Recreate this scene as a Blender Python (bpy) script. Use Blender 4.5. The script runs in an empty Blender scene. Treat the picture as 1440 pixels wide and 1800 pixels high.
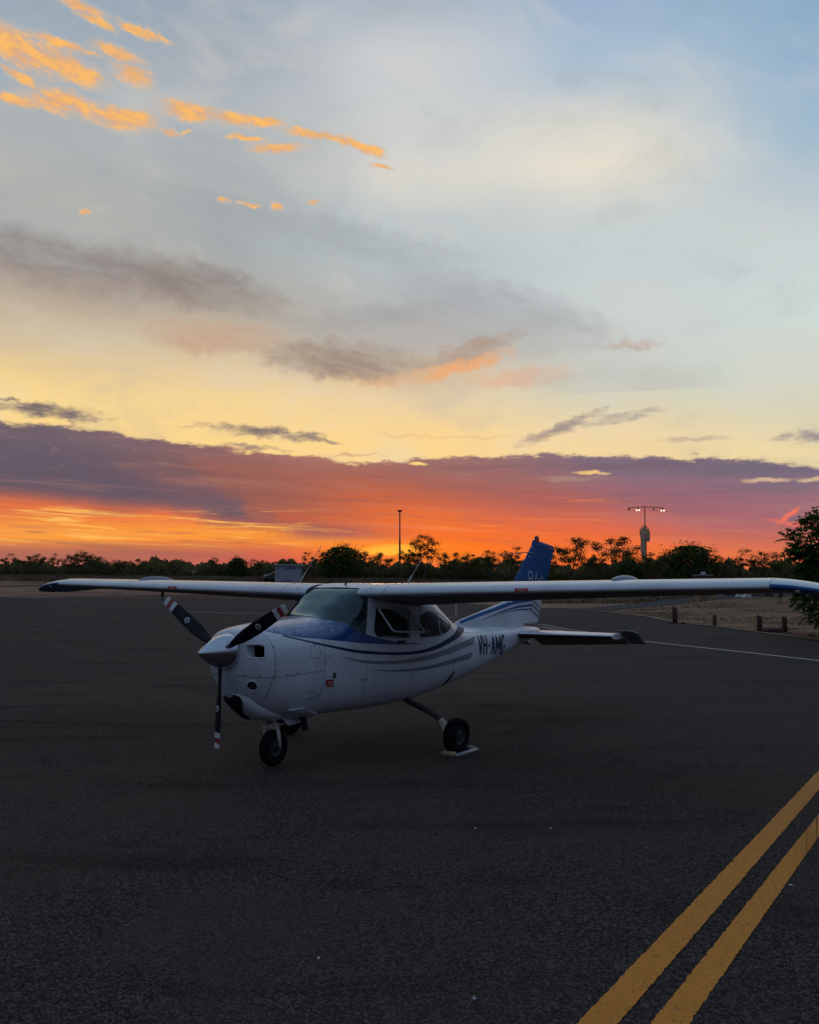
import bpy, bmesh, math, random, bisect
from math import sin, cos, tan, pi, radians, degrees, atan2, asin, acos, hypot, sqrt, copysign, exp
from mathutils import Vector, Matrix
random.seed(7)
scene = bpy.context.scene
col = scene.collection
# ------------------------------------------------------------------ camera
PITCH = radians(4.6193); FPX = 1665.2; EYE = 1.981
cam_d = bpy.data.cameras.new("camera"); cam = bpy.data.objects.new("camera", cam_d); col.objects.link(cam)
cam.location = (0, 0, EYE); cam.rotation_euler = (pi/2 + PITCH, 0, 0)
cam_d.sensor_fit = 'HORIZONTAL'; cam_d.sensor_width = 36; cam_d.lens = 36*FPX/1440
cam_d.clip_start = 0.05; cam_d.clip_end = 9000
scene.camera = cam
scene.view_settings.view_transform = 'Standard'; scene.view_settings.look = 'None'
scene.view_settings.exposure = 0; scene.view_settings.gamma = 1; scene.view_settings.use_curve_mapping = False

def ray(px, py):
    u = (px-720)/FPX; v = -(py-900)/FPX
    return u, cos(PITCH)-v*sin(PITCH), sin(PITCH)+v*cos(PITCH)
def azel(px, py):
    x, y, z = ray(px, py); return degrees(atan2(x, y)), degrees(atan2(z, hypot(x, y)))
def lin(c):
    o = []
    for v in c[:3]:
        v = v/255; o.append(v/12.92 if v <= .04045 else ((v+.055)/1.055)**2.4)
    return tuple(o)+(1,)

# ------------------------------------------------------------------ node helpers
class G:
    def __init__(s, tree): s.t = tree; s.n = tree.nodes; s.l = tree.links
    def put(s, sock, v):
        if isinstance(v, bpy.types.NodeSocket): s.l.new(v, sock)
        elif v is not None: sock.default_value = v
    def m(s, op, *a, clamp=False):
        n = s.n.new('ShaderNodeMath'); n.operation = op; n.use_clamp = clamp
        for i, v in enumerate(a): s.put(n.inputs[i], v)
        return n.outputs[0]
    def mix(s, f, a, b, blend='MIX'):
        n = s.n.new('ShaderNodeMix'); n.data_type = 'RGBA'; n.blend_type = blend
        s.put(n.inputs[0], f); s.put(n.inputs[6], a); s.put(n.inputs[7], b); return n.outputs[2]
    def ramp(s, f, stops, interp='LINEAR'):
        n = s.n.new('ShaderNodeValToRGB'); n.color_ramp.interpolation = interp
        e = n.color_ramp.elements
        stops = sorted(stops, key=lambda q: q[0])
        while len(e) < len(stops): e.new(0.5)
        for k, (p, c) in enumerate(stops):
            e[k].position = min(1, max(0, p)); e[k].color = c if len(c) == 4 else tuple(c)+(1,)
        s.put(n.inputs[0], f); return n.outputs[0]
    def xyz(s, x, y, z):
        n = s.n.new('ShaderNodeCombineXYZ')
        for i, v in enumerate((x, y, z)): s.put(n.inputs[i], v)
        return n.outputs[0]
    def noise(s, vec, scale=1, detail=4, rough=.55, dist=0.0):
        n = s.n.new('ShaderNodeTexNoise'); s.put(n.inputs['Vector'], vec)
        n.inputs['Scale'].default_value = scale; n.inputs['Detail'].default_value = detail
        n.inputs['Roughness'].default_value = rough; n.inputs['Distortion'].default_value = dist
        return n.outputs[0]
    def sstep(s, v, a, b):
        n = s.n.new('ShaderNodeMapRange'); n.interpolation_type = 'SMOOTHSTEP'
        s.put(n.inputs[0], v); n.inputs[1].default_value = a; n.inputs[2].default_value = b
        n.inputs[3].default_value = 0; n.inputs[4].default_value = 1
        return n.outputs[0]

# ------------------------------------------------------------------ world: dusk sky
SUN_AZ, SUN_EL = azel(692, 968)
def build_sky():
    w = bpy.data.worlds.new("World"); scene.world = w; w.use_nodes = True
    t = w.node_tree; t.nodes.clear(); g = G(t)
    tc = t.nodes.new('ShaderNodeTexCoord'); sp = t.nodes.new('ShaderNodeSeparateXYZ')
    t.links.new(tc.outputs['Generated'], sp.inputs[0])
    X, Y, Z = sp.outputs
    az = g.m('MULTIPLY', g.m('ARCTAN2', X, Y), 180/pi)
    el = g.m('MULTIPLY', g.m('ARCSINE', g.m('MINIMUM', g.m('MAXIMUM', Z, -1.), 1.)), 180/pi)
    vec = g.xyz(az, el, 0.)
    def E(y, x=720): return azel(x, y)[1]
    # ---- clear sky ramps by azimuth column
    def pos(el_): return (el_+5)/95
    elf = g.m('DIVIDE', g.m('ADD', el, 5.), 95.)
    zen = lin((118, 140, 168))
    def colramp(x, lst, top=True, bot=None):
        st = [(pos(E(y, x)), lin(c)) for y, c in lst]
        if top: st += [(pos(50), lin((128, 150, 176))), (pos(88), zen)]
        return g.ramp(elf, st)
    U = {
     0: [(0,(158,172,185)),(150,(166,175,183)),(300,(179,179,176)),(420,(168,172,172)),(480,(180,172,160)),(530,(192,176,154)),(600,(212,192,158)),(650,(240,208,146)),(700,(252,218,145)),(800,(253,212,135))],
     360: [(0,(152,167,182)),(100,(160,171,182)),(200,(178,184,188)),(330,(172,176,177)),(430,(164,170,171)),(500,(172,170,164)),(600,(205,188,160)),(650,(226,200,158)),(700,(244,212,150)),(800,(253,215,138))],
     720: [(0,(176,187,198)),(95,(203,205,207)),(150,(202,205,207)),(300,(210,210,205)),(380,(190,198,200)),(450,(184,194,197)),(560,(178,180,178)),(620,(190,180,168)),(660,(222,192,155)),(700,(232,207,166)),(760,(250,213,146)),(820,(252,212,138))],
     1080: [(0,(155,178,205)),(100,(170,190,209)),(200,(205,208,205)),(290,(228,222,208)),(340,(208,211,207)),(450,(196,207,210)),(560,(203,209,208)),(650,(200,204,196)),(700,(212,208,184)),(760,(238,213,166)),(820,(246,214,154))],
     1440: [(0,(140,173,198)),(120,(148,178,204)),(220,(160,186,205)),(320,(185,198,206)),(430,(200,210,212)),(550,(207,216,212)),(650,(208,213,202)),(720,(215,210,182)),(790,(238,216,166)),(840,(240,214,158))],
    }
    warpa = g.m('MULTIPLY', g.m('SUBTRACT', g.noise(vec, .12, 3), .5), 6.)
    azw = g.m('ADD', az, warpa)
    def blend_cols(D, azs, **k):
        xs = sorted(D); out = colramp(xs[0], D[xs[0]], **k)
        for a, b in zip(xs, xs[1:]):
            f = g.sstep(azs, azel(a, 600)[0], azel(b, 600)[0])
            out = g.mix(f, out, colramp(b, D[b], **k))
        return out
    c = blend_cols(U, azw)
    # far side of the sky (behind and beside the viewer): cool anti-twilight
    back = g.ramp(elf, [(pos(-5), lin((56,62,76))), (pos(0), lin((60,66,84))), (pos(6), lin((80,84,106))), (pos(14), lin((104,112,138))), (pos(30), lin((112,132,160))), (pos(55), lin((112,134,162))), (pos(88), zen)])
    aza = g.m('ABSOLUTE', az)
    # ---- soft mottling of the thin high veil
    n1 = g.noise(g.xyz(g.m('MULTIPLY', az, .5), g.m('ADD', el, g.m('MULTIPLY', az, .12)), 3.), .22, 6, .6, .4)
    c = g.mix(g.m('MULTIPLY', g.sstep(n1, .5, .72), .30), c, lin((218, 212, 202)))
    c = g.mix(g.m('MULTIPLY', g.sstep(n1, .5, .28), .28), c, lin((148, 158, 168)))
    c0 = c
    # ---- warped coordinates for cloud shapes
    wz = t.nodes.new('ShaderNodeTexNoise'); t.links.new(vec, wz.inputs['Vector']); wz.inputs['Scale'].default_value = .9; wz.inputs['Detail'].default_value = 5; wz.inputs['Roughness'].default_value = .62
    sc = t.nodes.new('ShaderNodeSeparateColor'); t.links.new(wz.outputs[1], sc.inputs[0])
    wa = g.m('SUBTRACT', sc.outputs[0], .5); we = g.m('SUBTRACT', sc.outputs[1], .5)
    def warp(ka, ke): return g.m('ADD', az, g.m('MULTIPLY', wa, ka)), g.m('ADD', el, g.m('MULTIPLY', we, ke))
    def blob(A, B, cx, cy, rx, ry, rot=0):
        a0, e0 = azel(cx, cy); a0 = float(a0); k = FPX*pi/180
        rx = rx/k; ry = ry/k; th = radians(rot); ct, st = cos(th), sin(th)
        da = g.m('SUBTRACT', A, a0); de = g.m('SUBTRACT', B, e0)
        # picture-down slope (rot>0) is falling elevation
        p = g.m('MULTIPLY', g.m('SUBTRACT', g.m('MULTIPLY', da, ct), g.m('MULTIPLY', de, st)), 1/rx)
        q = g.m('MULTIPLY', g.m('ADD', g.m('MULTIPLY', da, st), g.m('MULTIPLY', de, ct)), 1/ry)
        r = g.m('ADD', g.m('MULTIPLY', p, p), g.m('MULTIPLY', q, q))
        return g.m('SUBTRACT', 1., r)          # 1 at centre, 0 at edge
    def soft(b, k=1.): return g.sstep(b, -1.1, 1.)
    streak = g.noise(g.xyz(g.m('MULTIPLY', az, .45), g.m('ADD', g.m('MULTIPLY', el, 1.5), g.m('MULTIPLY', az, .25)), 1.), .7, 7, .66, .3)
    A1, B1 = warp(3.6, 1.7)
    brown = [((110,465,250,40,5),(146,138,136),.9),((340,500,150,36,12),(142,130,126),.9),((130,515,240,30,4),(176,156,138),.45),((375,592,110,24,0),(194,156,132),.75),
             ((600,634,130,30,3),(152,134,124),.85),((480,560,110,34,10),(180,170,158),.35),((720,580,210,34,8),(174,170,170),.55),((880,540,170,36,14),(170,172,176),.75),((960,590,150,36,8),(176,177,176),.5),((830,615,90,16,-16),(176,148,132),.8),((640,560,140,20,-6),(160,158,158),.4),
             ((740,660,90,12,-6),(232,172,120),.5),((820,645,75,12,-18),(240,166,104),.8),((925,662,85,14,-4),(226,172,138),.6),((1108,608,52,8,2),(192,166,154),.7),((1090,670,150,30,5),(184,188,182),.5),((540,400,260,24,8),(162,168,170),.6),((620,440,200,14,10),(168,174,176),.5),((150,385,200,40,12),(182,180,172),.4)]
    for e, cc, st in brown:
        b = soft(blob(A1, B1, *e)); f = g.m('MULTIPLY', g.m('MULTIPLY', b, st), g.m('ADD', .5, g.m('MULTIPLY', g.sstep(streak, .3, .66), .6)), clamp=True)
        c = g.mix(f, c, lin(cc))
    base_c = c0
    # bright diffuse patch in the veil
    b = soft(blob(A1, B1, 1050, 270, 190, 70, 10)); c = g.mix(g.m('MULTIPLY', b, .28), c, lin((238, 228, 208)))
    b = soft(blob(A1, B1, 760, 320, 110, 40, 5)); c = g.mix(g.m('MULTIPLY', b, .35), c, lin((222, 216, 204)))
    high0 = c; c = c0
    # ---- dark wisps above the bank
    fine = g.noise(g.xyz(g.m('MULTIPLY', az, .5), g.m('MULTIPLY', el, 1.6), 7.), 1.6, 7, .68, .2)
    A2, B2 = warp(1.6, .8)
    wisps = [((80,722,100,14,4),(112,100,108),.95),((30,705,60,4,8),(122,108,112),.9),((475,761,112,12,5),(116,102,110),.95),((455,786,70,5,5),(130,112,115),.8),((560,772,50,4,8),(128,112,116),.7),((985,752,85,12,-22),(146,130,136),.85),((1080,735,90,10,-8),(165,152,150),.7),
             ((1432,764,60,12,-3),(142,132,138),.85),((1220,772,70,5,0),(190,168,150),.7),((620,800,60,3,0),(180,140,120),.6),((330,750,30,3,5),(190,165,130),.6),((800,768,180,4,1),(225,180,130),.5)]
    for e, cc, st in wisps:
        b = g.m('ADD', blob(A2, B2, *e), g.m('MULTIPLY', g.m('SUBTRACT', fine, .52), 3.4))
        c = g.mix(g.m('MULTIPLY', g.sstep(b, -.4, 1.3), st), c, lin(cc))
    # ---- low cloud bank with the glow beneath it
    Lc = {
     0: [(740,(112,98,110)),(790,(99,88,103)),(850,(98,87,102)),(866,(146,92,86)),(884,(232,112,62)),(900,(226,118,70)),(922,(244,146,62)),(940,(254,166,62)),(951,(246,138,60)),(962,(176,104,84)),(985,(176,102,90)),(1020,(196,98,84))],
     250: [(765,(112,98,108)),(820,(98,86,101)),(872,(99,85,100)),(888,(140,92,92)),(902,(232,112,64)),(918,(244,132,60)),(936,(250,156,58)),(950,(248,140,60)),(966,(184,102,82)),(985,(192,96,84)),(1020,(208,92,76))],
     390: [(786,(120,98,106)),(810,(118,92,98)),(850,(124,88,94)),(885,(106,85,98)),(908,(108,85,98)),(920,(170,92,84)),(932,(244,140,56)),(945,(250,150,52)),(960,(222,112,66)),(980,(204,86,74)),(1020,(220,80,66))],
     480: [(797,(134,98,102)),(820,(150,95,88)),(860,(146,91,84)),(890,(156,90,79)),(912,(196,92,64)),(934,(142,88,94)),(944,(196,108,82)),(954,(250,142,48)),(972,(226,104,66)),(990,(212,82,66)),(1020,(216,78,60))],
     700: [(808,(166,112,104)),(830,(162,98,88)),(860,(182,96,74)),(890,(212,98,60)),(910,(234,110,52)),(935,(242,108,44)),(960,(246,110,38)),(985,(244,104,38)),(1020,(240,96,40))],
     950: [(795,(142,106,110)),(830,(150,102,102)),(860,(162,96,92)),(890,(182,96,86)),(915,(214,102,78)),(940,(234,106,60)),(970,(246,114,48)),(1020,(238,104,50))],
     1200: [(803,(122,104,122)),(830,(128,105,124)),(860,(146,102,118)),(890,(156,100,110)),(920,(172,102,108)),(950,(202,108,90)),(975,(226,114,76)),(1020,(234,114,70))],
     1430: [(820,(116,104,122)),(850,(126,106,124)),(870,(148,108,120)),(910,(164,108,118)),(940,(184,105,106)),(970,(216,112,80)),(1020,(226,114,72))],
    }
    azl = g.m('ADD', g.m('ADD', az, g.m('MULTIPLY', g.m('SUBTRACT', el, E(888)), 1.5)), g.m('MULTIPLY', wa, 3.5)); low = blend_cols(Lc, azl, top=False)
    s2 = g.noise(g.xyz(g.m('MULTIPLY', az, .16), g.m('ADD', g.m('MULTIPLY', el, 3.2), g.m('MULTIPLY', az, .10)), 2.), 1.1, 6, .62, .5)
    # lit striations under the bank
    leftm = g.sstep(az, azel(640, 930)[0], azel(430, 930)[0])
    band = g.m('MULTIPLY', g.sstep(el, E(885), E(915)), g.sstep(el, E(970), E(948)))
    low = g.mix(g.m('MULTIPLY', g.m('MULTIPLY', band, leftm), g.sstep(s2, .50, .68)), low, lin((255, 190, 92)))
    low = g.mix(g.m('MULTIPLY', g.m('MULTIPLY', band, leftm), g.m('MULTIPLY', g.sstep(s2, .46, .30), .8)), low, lin((170, 98, 82)))
    band2 = g.m('MULTIPLY', g.sstep(el, E(868), E(890)), g.sstep(el, 0., .8))
    mid = g.m('MULTIPLY', g.sstep(az, azel(420, 930)[0], azel(560, 930)[0]), g.sstep(az, azel(1250, 930)[0], azel(1000, 930)[0]))
    low = g.mix(g.m('MULTIPLY', g.m('MULTIPLY', band2, mid), g.m('MULTIPLY', g.sstep(s2, .56, .70), .55)), low, lin((255, 138, 66)))
    s3 = g.noise(g.xyz(g.m('MULTIPLY', az, .10), g.m('ADD', g.m('MULTIPLY', el, 1.5), g.m('MULTIPLY', az, .07)), 9.), 1., 6, .62, .4)
    low = g.mix(g.m('MULTIPLY', g.sstep(s3, .50, .72), .22), low, lin((206, 142, 120)))
    low = g.mix(g.m('MULTIPLY', g.sstep(s3, .50, .30), .30), low, lin((104, 84, 92)))
    # top of the bank: slate at right and left, with paler tears
    tears = g.m('MULTIPLY', g.sstep(fine, .57, .74), g.sstep(el, E(858), E(836)))
    low = g.mix(g.m('MULTIPLY', tears, .38), low, lin((176, 140, 128)))
    A3, B3 = warp(.9, .45)
    for e, cc, st in [((1040,831,34,4,3),(248,206,130),1),((1345,844,42,4,0),(222,188,152),.8),((1430,842,30,5,-4),(226,196,150),.8),((735,816,18,3,4),(252,214,130),1),((1000,842,60,6,0),(170,138,130),.6),
                      ((1385,908,26,4,-38),(240,116,92),.95),((1395,920,45,5,8),(226,112,96),.95),((1398,911,14,5,-20),(118,98,116),.8)]:
        b = g.m('ADD', blob(A3, B3, *e), g.m('MULTIPLY', g.m('SUBTRACT', fine, .5), 2.2))
        low = g.mix(g.m('MULTIPLY', g.sstep(b, -.4, 1.1), st), low, lin(cc))
    # sun glow behind the trees
    b = g.sstep(blob(az, el, 700, 975, 150, 22), -1.4, 1.); low = g.mix(g.m('MULTIPLY', b, .5), low, lin((255, 134, 22)))
    b = g.sstep(g.m('ADD', blob(az, el, 690, 967, 50, 10), g.m('MULTIPLY', g.m('SUBTRACT', s2, .5), 3.)), -.8, 1.); low = g.mix(g.m('MULTIPLY', b, .8), low, (1.1, .55, .05, 1))
    edge = [(-600,705),(-200,722),(0,738),(130,748),(250,765),(390,786),(480,797),(560,801),(640,815),(700,807),(850,801),(960,796),(1100,800),(1200,804),(1330,806),(1400,815),(1440,822),(1700,832),(2100,850)]
    er = g.ramp(g.m('DIVIDE', g.m('ADD', az, 50.), 100.), [((azel(x, y)[0]+50)/100, (azel(x, y)[1]/20,)*3) for x, y in edge])
    en = t.nodes.new('ShaderNodeRGBToBW'); t.links.new(er, en.inputs[0])
    ed = g.m('MULTIPLY', en.outputs[0], 20.)
    ed = g.m('ADD', ed, g.m('MULTIPLY', g.m('SUBTRACT', fine, .5), 1.0))
    ed = g.m('ADD', ed, g.m('MULTIPLY', g.m('SUBTRACT', g.noise(g.xyz(az, g.m('MULTIPLY', el, 2.), 0.), .55, 7, .62), .5), .8))
    bm_ = g.sstep(g.m('SUBTRACT', ed, el), -.10, .22)
    c = g.mix(bm_, c, low)
    lowc = c; c = high0
    # ---- sunlit small clouds, upper left
    cl = [(140,10,44,8,12),(172,38,34,7,12),(250,55,44,7,10),(30,84,62,24,18),(110,112,64,20,14),(150,130,30,12,10),(110,76,60,6,8),(205,92,42,9,12),(236,132,34,15,12),(30,178,40,8,2),(110,180,62,17,3),(34,136,32,7,22),(218,208,62,17,-2),
          (330,196,50,14,6),(400,208,46,10,8),(460,212,44,8,2),(432,243,36,4,0),(490,260,48,8,-3),(555,237,60,7,4),(620,252,40,7,14),(652,264,26,9,18),(672,293,20,4,5),(395,353,10,4,0),(438,360,20,4,3),(488,363,11,6,4),(551,355,12,4,0),(150,372,10,4,0),(330,232,10,3,-20),(300,232,20,5,10)]
    A4, B4 = warp(1.1, .7)
    mx = None
    for e in cl:
        b = blob(A4, B4, *e); mx = b if mx is None else g.m('MAXIMUM', mx, b)
    fl = g.noise(g.xyz(g.m('MULTIPLY', az, .42), g.m('ADD', g.m('MULTIPLY', el, 1.1), g.m('MULTIPLY', az, .25)), 4.), 1.5, 8, .68, .3)
    mm = g.m('ADD', g.m('MAXIMUM', mx, -2.), g.m('MULTIPLY', g.m('SUBTRACT', fl, .46), 3.6))
    c = g.mix(g.m('MULTIPLY', g.sstep(mm, -1.2, .3), .4), c, lin((208, 186, 164)))
    c = g.mix(g.sstep(mm, -.1, 1.1), c, g.mix(g.sstep(fl, .42, .62), lin((226, 172, 124)), lin((253, 188, 104))))
    cloudc = c
    # ---- join the parts of the sky; closures are mixed so that each ray only pays for its own part
    ns = t.nodes.new('ShaderNodeTexSky'); ns.sky_type = 'NISHITA'; ns.sun_disc = False
    ns.sun_elevation = radians(max(SUN_EL, .5)); ns.sun_rotation = radians(SUN_AZ)
    def BG(cc):
        b_ = t.nodes.new('ShaderNodeBackground'); g.put(b_.inputs[0], cc); b_.inputs[1].default_value = 1.0; return b_.outputs[0]
    def MX(f, a, b_):
        m_ = t.nodes.new('ShaderNodeMixShader'); g.put(m_.inputs[0], f); t.links.new(a, m_.inputs[1]); t.links.new(b_, m_.inputs[2]); return m_.outputs[0]
    box = g.m('MULTIPLY', g.m('GREATER_THAN', el, azel(340, 400)[1]), g.m('MULTIPLY', g.m('LESS_THAN', az, azel(740, 250)[0]), g.m('GREATER_THAN', az, -60.)))
    hi = MX(box, BG(high0), BG(cloudc))
    front = MX(g.m('GREATER_THAN', el, E(697)), BG(lowc), hi)
    backc = g.mix(g.sstep(el, -.5, -4.), back, lin((70, 64, 66)))
    f_ = g.sstep(aza, 25., 50.)
    f_ = g.m('MAXIMUM', f_, g.sstep(el, 38., 62.))
    f_ = g.m('MAXIMUM', f_, g.m('LESS_THAN', el, -1.))
    allsky = MX(f_, front, BG(backc))
    bn = t.nodes.new('ShaderNodeBackground'); t.links.new(ns.outputs[0], bn.inputs[0]); bn.inputs[1].default_value = 0.0012
    ad = t.nodes.new('ShaderNodeAddShader'); t.links.new(allsky, ad.inputs[0]); t.links.new(bn.outputs[0], ad.inputs[1])
    out = t.nodes.new('ShaderNodeOutputWorld'); t.links.new(ad.outputs[0], out.inputs[0])
build_sky()
sun_d = bpy.data.lights.new("sun", 'SUN'); sun_d.energy = 0.10; sun_d.angle = radians(6); sun_d.color = (1, .55, .28)
sun = bpy.data.objects.new("sun", sun_d); col.objects.link(sun)
sun.rotation_euler = (radians(90-1.8), 0, radians(180-SUN_AZ)) 
sd = Vector((sin(radians(SUN_AZ))*cos(radians(1.8)), cos(radians(SUN_AZ))*cos(radians(1.8)), sin(radians(1.8))))
sun.rotation_euler = sd.to_track_quat('Z', 'Y').to_euler(); sun.location = (0, 60, 30)

# ------------------------------------------------------------------ materials
def mat(name, rgb=(.5,.5,.5), rough=.5, metal=0., spec=.5, coat=0., var=0., vscale=3., bump=0., bscale=20., coord='Object', tint=None):
    m = bpy.data.materials.new(name); m.use_nodes = True; g = G(m.node_tree)
    p = m.node_tree.nodes['Principled BSDF']
    p.inputs['Base Color'].default_value = tuple(rgb)+(1,); p.inputs['Roughness'].default_value = rough
    p.inputs['Metallic'].default_value = metal; p.inputs['Specular IOR Level'].default_value = spec; p.inputs['Coat Weight'].default_value = coat
    p.inputs['Coat Roughness'].default_value = .08
    tc = m.node_tree.nodes.new('ShaderNodeTexCoord'); v = tc.outputs[coord]
    if var:
        n = g.noise(v, vscale, 6, .62); f = g.sstep(n, .3, .7)
        b = tint if tint else tuple(x*(1-var) for x in rgb)
        g.put(p.inputs['Base Color'], g.mix(f, tuple(b)+(1,), tuple(min(1, x*(1+var*.35)) for x in rgb)+(1,)))
        r2 = g.m('ADD', rough, g.m('MULTIPLY', g.m('SUBTRACT', n, .5), var*.6)); g.put(p.inputs['Roughness'], r2)
    if bump:
        bn = m.node_tree.nodes.new('ShaderNodeBump'); bn.inputs['Strength'].default_value = bump; bn.inputs['Distance'].default_value = .01
        g.put(bn.inputs['Height'], g.noise(v, bscale, 5, .6)); m.node_tree.links.new(bn.outputs[0], p.inputs['Normal'])
    return m
def emis(name, rgb, k):
    m = bpy.data.materials.new(name); m.use_nodes = True; p = m.node_tree.nodes['Principled BSDF']
    p.inputs['Base Color'].default_value = tuple(rgb)+(1,); p.inputs['Emission Color'].default_value = tuple(rgb)+(1,); p.inputs['Emission Strength'].default_value = k
    return m
def glass_mat(name, tint, dust, refl=1.6):
    m = bpy.data.materials.new(name); m.use_nodes = True; t = m.node_tree; t.nodes.clear(); g = G(t)
    tr = t.nodes.new('ShaderNodeBsdfTransparent'); tr.inputs[0].default_value = tuple(tint)+(1,)
    gl = t.nodes.new('ShaderNodeBsdfGlossy'); gl.inputs['Roughness'].default_value = .03; gl.inputs[0].default_value = (.72,.95,1,1)
    df = t.nodes.new('ShaderNodeBsdfDiffuse'); df.inputs[0].default_value = (.5,.58,.6,1)
    tc = t.nodes.new('ShaderNodeTexCoord')
    dn = g.m('MULTIPLY', g.sstep(g.noise(tc.outputs['Object'], 5, 6, .65), .25, .8), dust)
    fr = t.nodes.new('ShaderNodeFresnel'); fr.inputs[0].default_value = 1.5
    f = g.m('MULTIPLY', fr.outputs[0], refl, clamp=True)
    m1 = t.nodes.new('ShaderNodeMixShader'); g.put(m1.inputs[0], dn); t.links.new(tr.outputs[0], m1.inputs[1]); t.links.new(df.outputs[0], m1.inputs[2])
    m2 = t.nodes.new('ShaderNodeMixShader'); g.put(m2.inputs[0], f); t.links.new(m1.outputs[0], m2.inputs[1]); t.links.new(gl.outputs[0], m2.inputs[2])
    o = t.nodes.new('ShaderNodeOutputMaterial'); t.links.new(m2.outputs[0], o.inputs[0]); return m

M = {}
def paint(name, rgb, rough, grime=.25, coat=.6):
    m = bpy.data.materials.new(name); m.use_nodes = True; t = m.node_tree; g = G(t); p = t.nodes['Principled BSDF']
    tc = t.nodes.new('ShaderNodeTexCoord'); v = tc.outputs['Object']; sp = t.nodes.new('ShaderNodeSeparateXYZ'); t.links.new(v, sp.inputs[0])
    n = g.noise(v, 2.2, 7, .65, .3); n2 = g.noise(g.xyz(g.m('MULTIPLY', sp.outputs[0], .35), sp.outputs[1], sp.outputs[2]), 9, 5, .6)
    f = g.m('MULTIPLY', g.m('ADD', g.sstep(n, .42, .78), g.m('MULTIPLY', g.sstep(n2, .5, .8), .6)), grime, clamp=True)
    base = tuple(rgb)+(1,); g.put(p.inputs['Base Color'], g.mix(f, base, tuple(x*.45+.03*k for x, k in zip(rgb, (1.2,1,.7)))+(1,)))
    g.put(p.inputs['Roughness'], g.m('ADD', rough, g.m('MULTIPLY', n, .22)))
    p.inputs['Coat Weight'].default_value = coat; p.inputs['Coat Roughness'].default_value = .12
    if coat < .3: p.inputs['Specular IOR Level'].default_value = .3
    bn = t.nodes.new('ShaderNodeBump'); bn.inputs['Strength'].default_value = .12; bn.inputs['Distance'].default_value = .02
    g.put(bn.inputs['Height'], g.noise(v, 3.5, 3, .5)); t.links.new(bn.outputs[0], p.inputs['Normal'])
    return m
M['white'] = paint('aircraft_white_paint', (.70,.74,.77), .22, .42, .4)
M['blue'] = paint('aircraft_blue_paint', (.008,.085,.27), .45, .12, .05)
M['navy'] = paint('aircraft_navy_paint', (.004,.018,.07), .45, .1, .05)
M['grey_stripe'] = paint('aircraft_grey_stripe_paint', (.24,.25,.26), .42, .1, .2)
M['silver_blue'] = paint('aircraft_silver_blue_paint', (.19,.22,.28), .42, .1, .2)
M['under'] = mat('underside_shade_white_paint', (.26,.225,.21), .7, spec=.2, var=.35, vscale=1.5)  # white paint darkened for wing and elevator undersides, shade put into the colour
M['hood'] = paint('sun_faded_blue_hood_paint', (.012,.08,.25), .22, .1)
# faded, chalky streaks on the hood
def fade_hood():
    t = M['hood'].node_tree; g = G(t); p = t.nodes['Principled BSDF']; tc = t.nodes.new('ShaderNodeTexCoord'); v = tc.outputs['Object']
    sp = t.nodes.new('ShaderNodeSeparateXYZ'); t.links.new(v, sp.inputs[0])
    n = g.noise(v, 9, 9, .78, 1.4); s_ = g.m('MULTIPLY', sp.outputs[0], -1.)
    zone = g.m('MULTIPLY', g.sstep(s_, 2.0, 1.45), g.sstep(sp.outputs[2], 1.42, 1.56))
    f = g.m('MULTIPLY', zone, g.sstep(n, .42, .66), clamp=True)
    g.put(p.inputs['Base Color'], g.mix(g.m('MULTIPLY', f, .85), (.010,.075,.24,1), (.46,.52,.68,1)))
fade_hood()
M['black'] = mat('black_rubber_paint', (.012,.012,.014), .55, var=.3)
M['tyre'] = mat('tyre_rubber', (.007,.007,.008), .85, spec=.2, var=.4, vscale=8, bump=.3, bscale=60)
M['rim'] = mat('wheel_rim_alloy', (.05,.052,.052), .5, metal=.3, var=.4, vscale=12)
M['chrome'] = mat('polished_spinner_chrome', (.58,.62,.68), .07, metal=1., var=.06, vscale=4)
M['blade'] = mat('propeller_black_paint', (.008,.009,.016), .5, spec=.25, var=.3, vscale=7)
M['bandw'] = mat('propeller_tip_white', (.72,.70,.68), .4, var=.2, vscale=12)
M['bandr'] = mat('propeller_tip_red', (.30,.035,.04), .4, var=.2, vscale=12)
M['red'] = mat('red_placard', (.55,.03,.02), .5, var=.1)
M['redlens'] = mat('red_beacon_lens', (.5,.03,.02), .2, coat=.6)
M['leg'] = mat('landing_gear_leg', (.07,.035,.028), .45, var=.5, vscale=14, tint=(.03,.025,.022))
M['cream'] = mat('cream_gear_casting', (.70,.66,.54), .5, var=.4, vscale=18)
M['liner'] = mat('cabin_lining', (.46,.48,.41), .85, var=.2)
M['seat'] = mat('seat_fabric', (.035,.037,.042), .9, var=.3, vscale=10)
M['seatlight'] = mat('seat_cover_tan', (.36,.34,.29), .9, var=.3, vscale=8)
M['dash'] = mat('instrument_panel', (.02,.02,.022), .7)
M['shade'] = mat('foil_sun_shade', (.55,.62,.62), .5, var=.2)
M['inner'] = mat('duct_black', (.006,.006,.006), .9)
M['seam'] = mat('panel_gap_dark', (.03,.032,.036), .7)
M['seal'] = mat('window_seal_green_grey', (.16,.22,.20), .5)
M['frame'] = mat('window_frame_white', (.62,.63,.62), .4, var=.15)
M['glass'] = glass_mat('windscreen_glass', (.50,.74,.76), .07, 1.4)
M['paneglass'] = glass_mat('open_pane_glass', (.80,.84,.82), .03, .45)
M['sideglass'] = glass_mat('side_window_glass', (.58,.66,.64), .05, 1.0)
M['lens'] = mat('clear_lens', (.75,.8,.82), .1, coat=1)
M['steel'] = mat('weathered_steel', (.28,.29,.30), .45, metal=.7, var=.3, vscale=9)
M['antenna'] = mat('antenna_grey', (.32,.30,.27), .5, var=.2)

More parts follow.
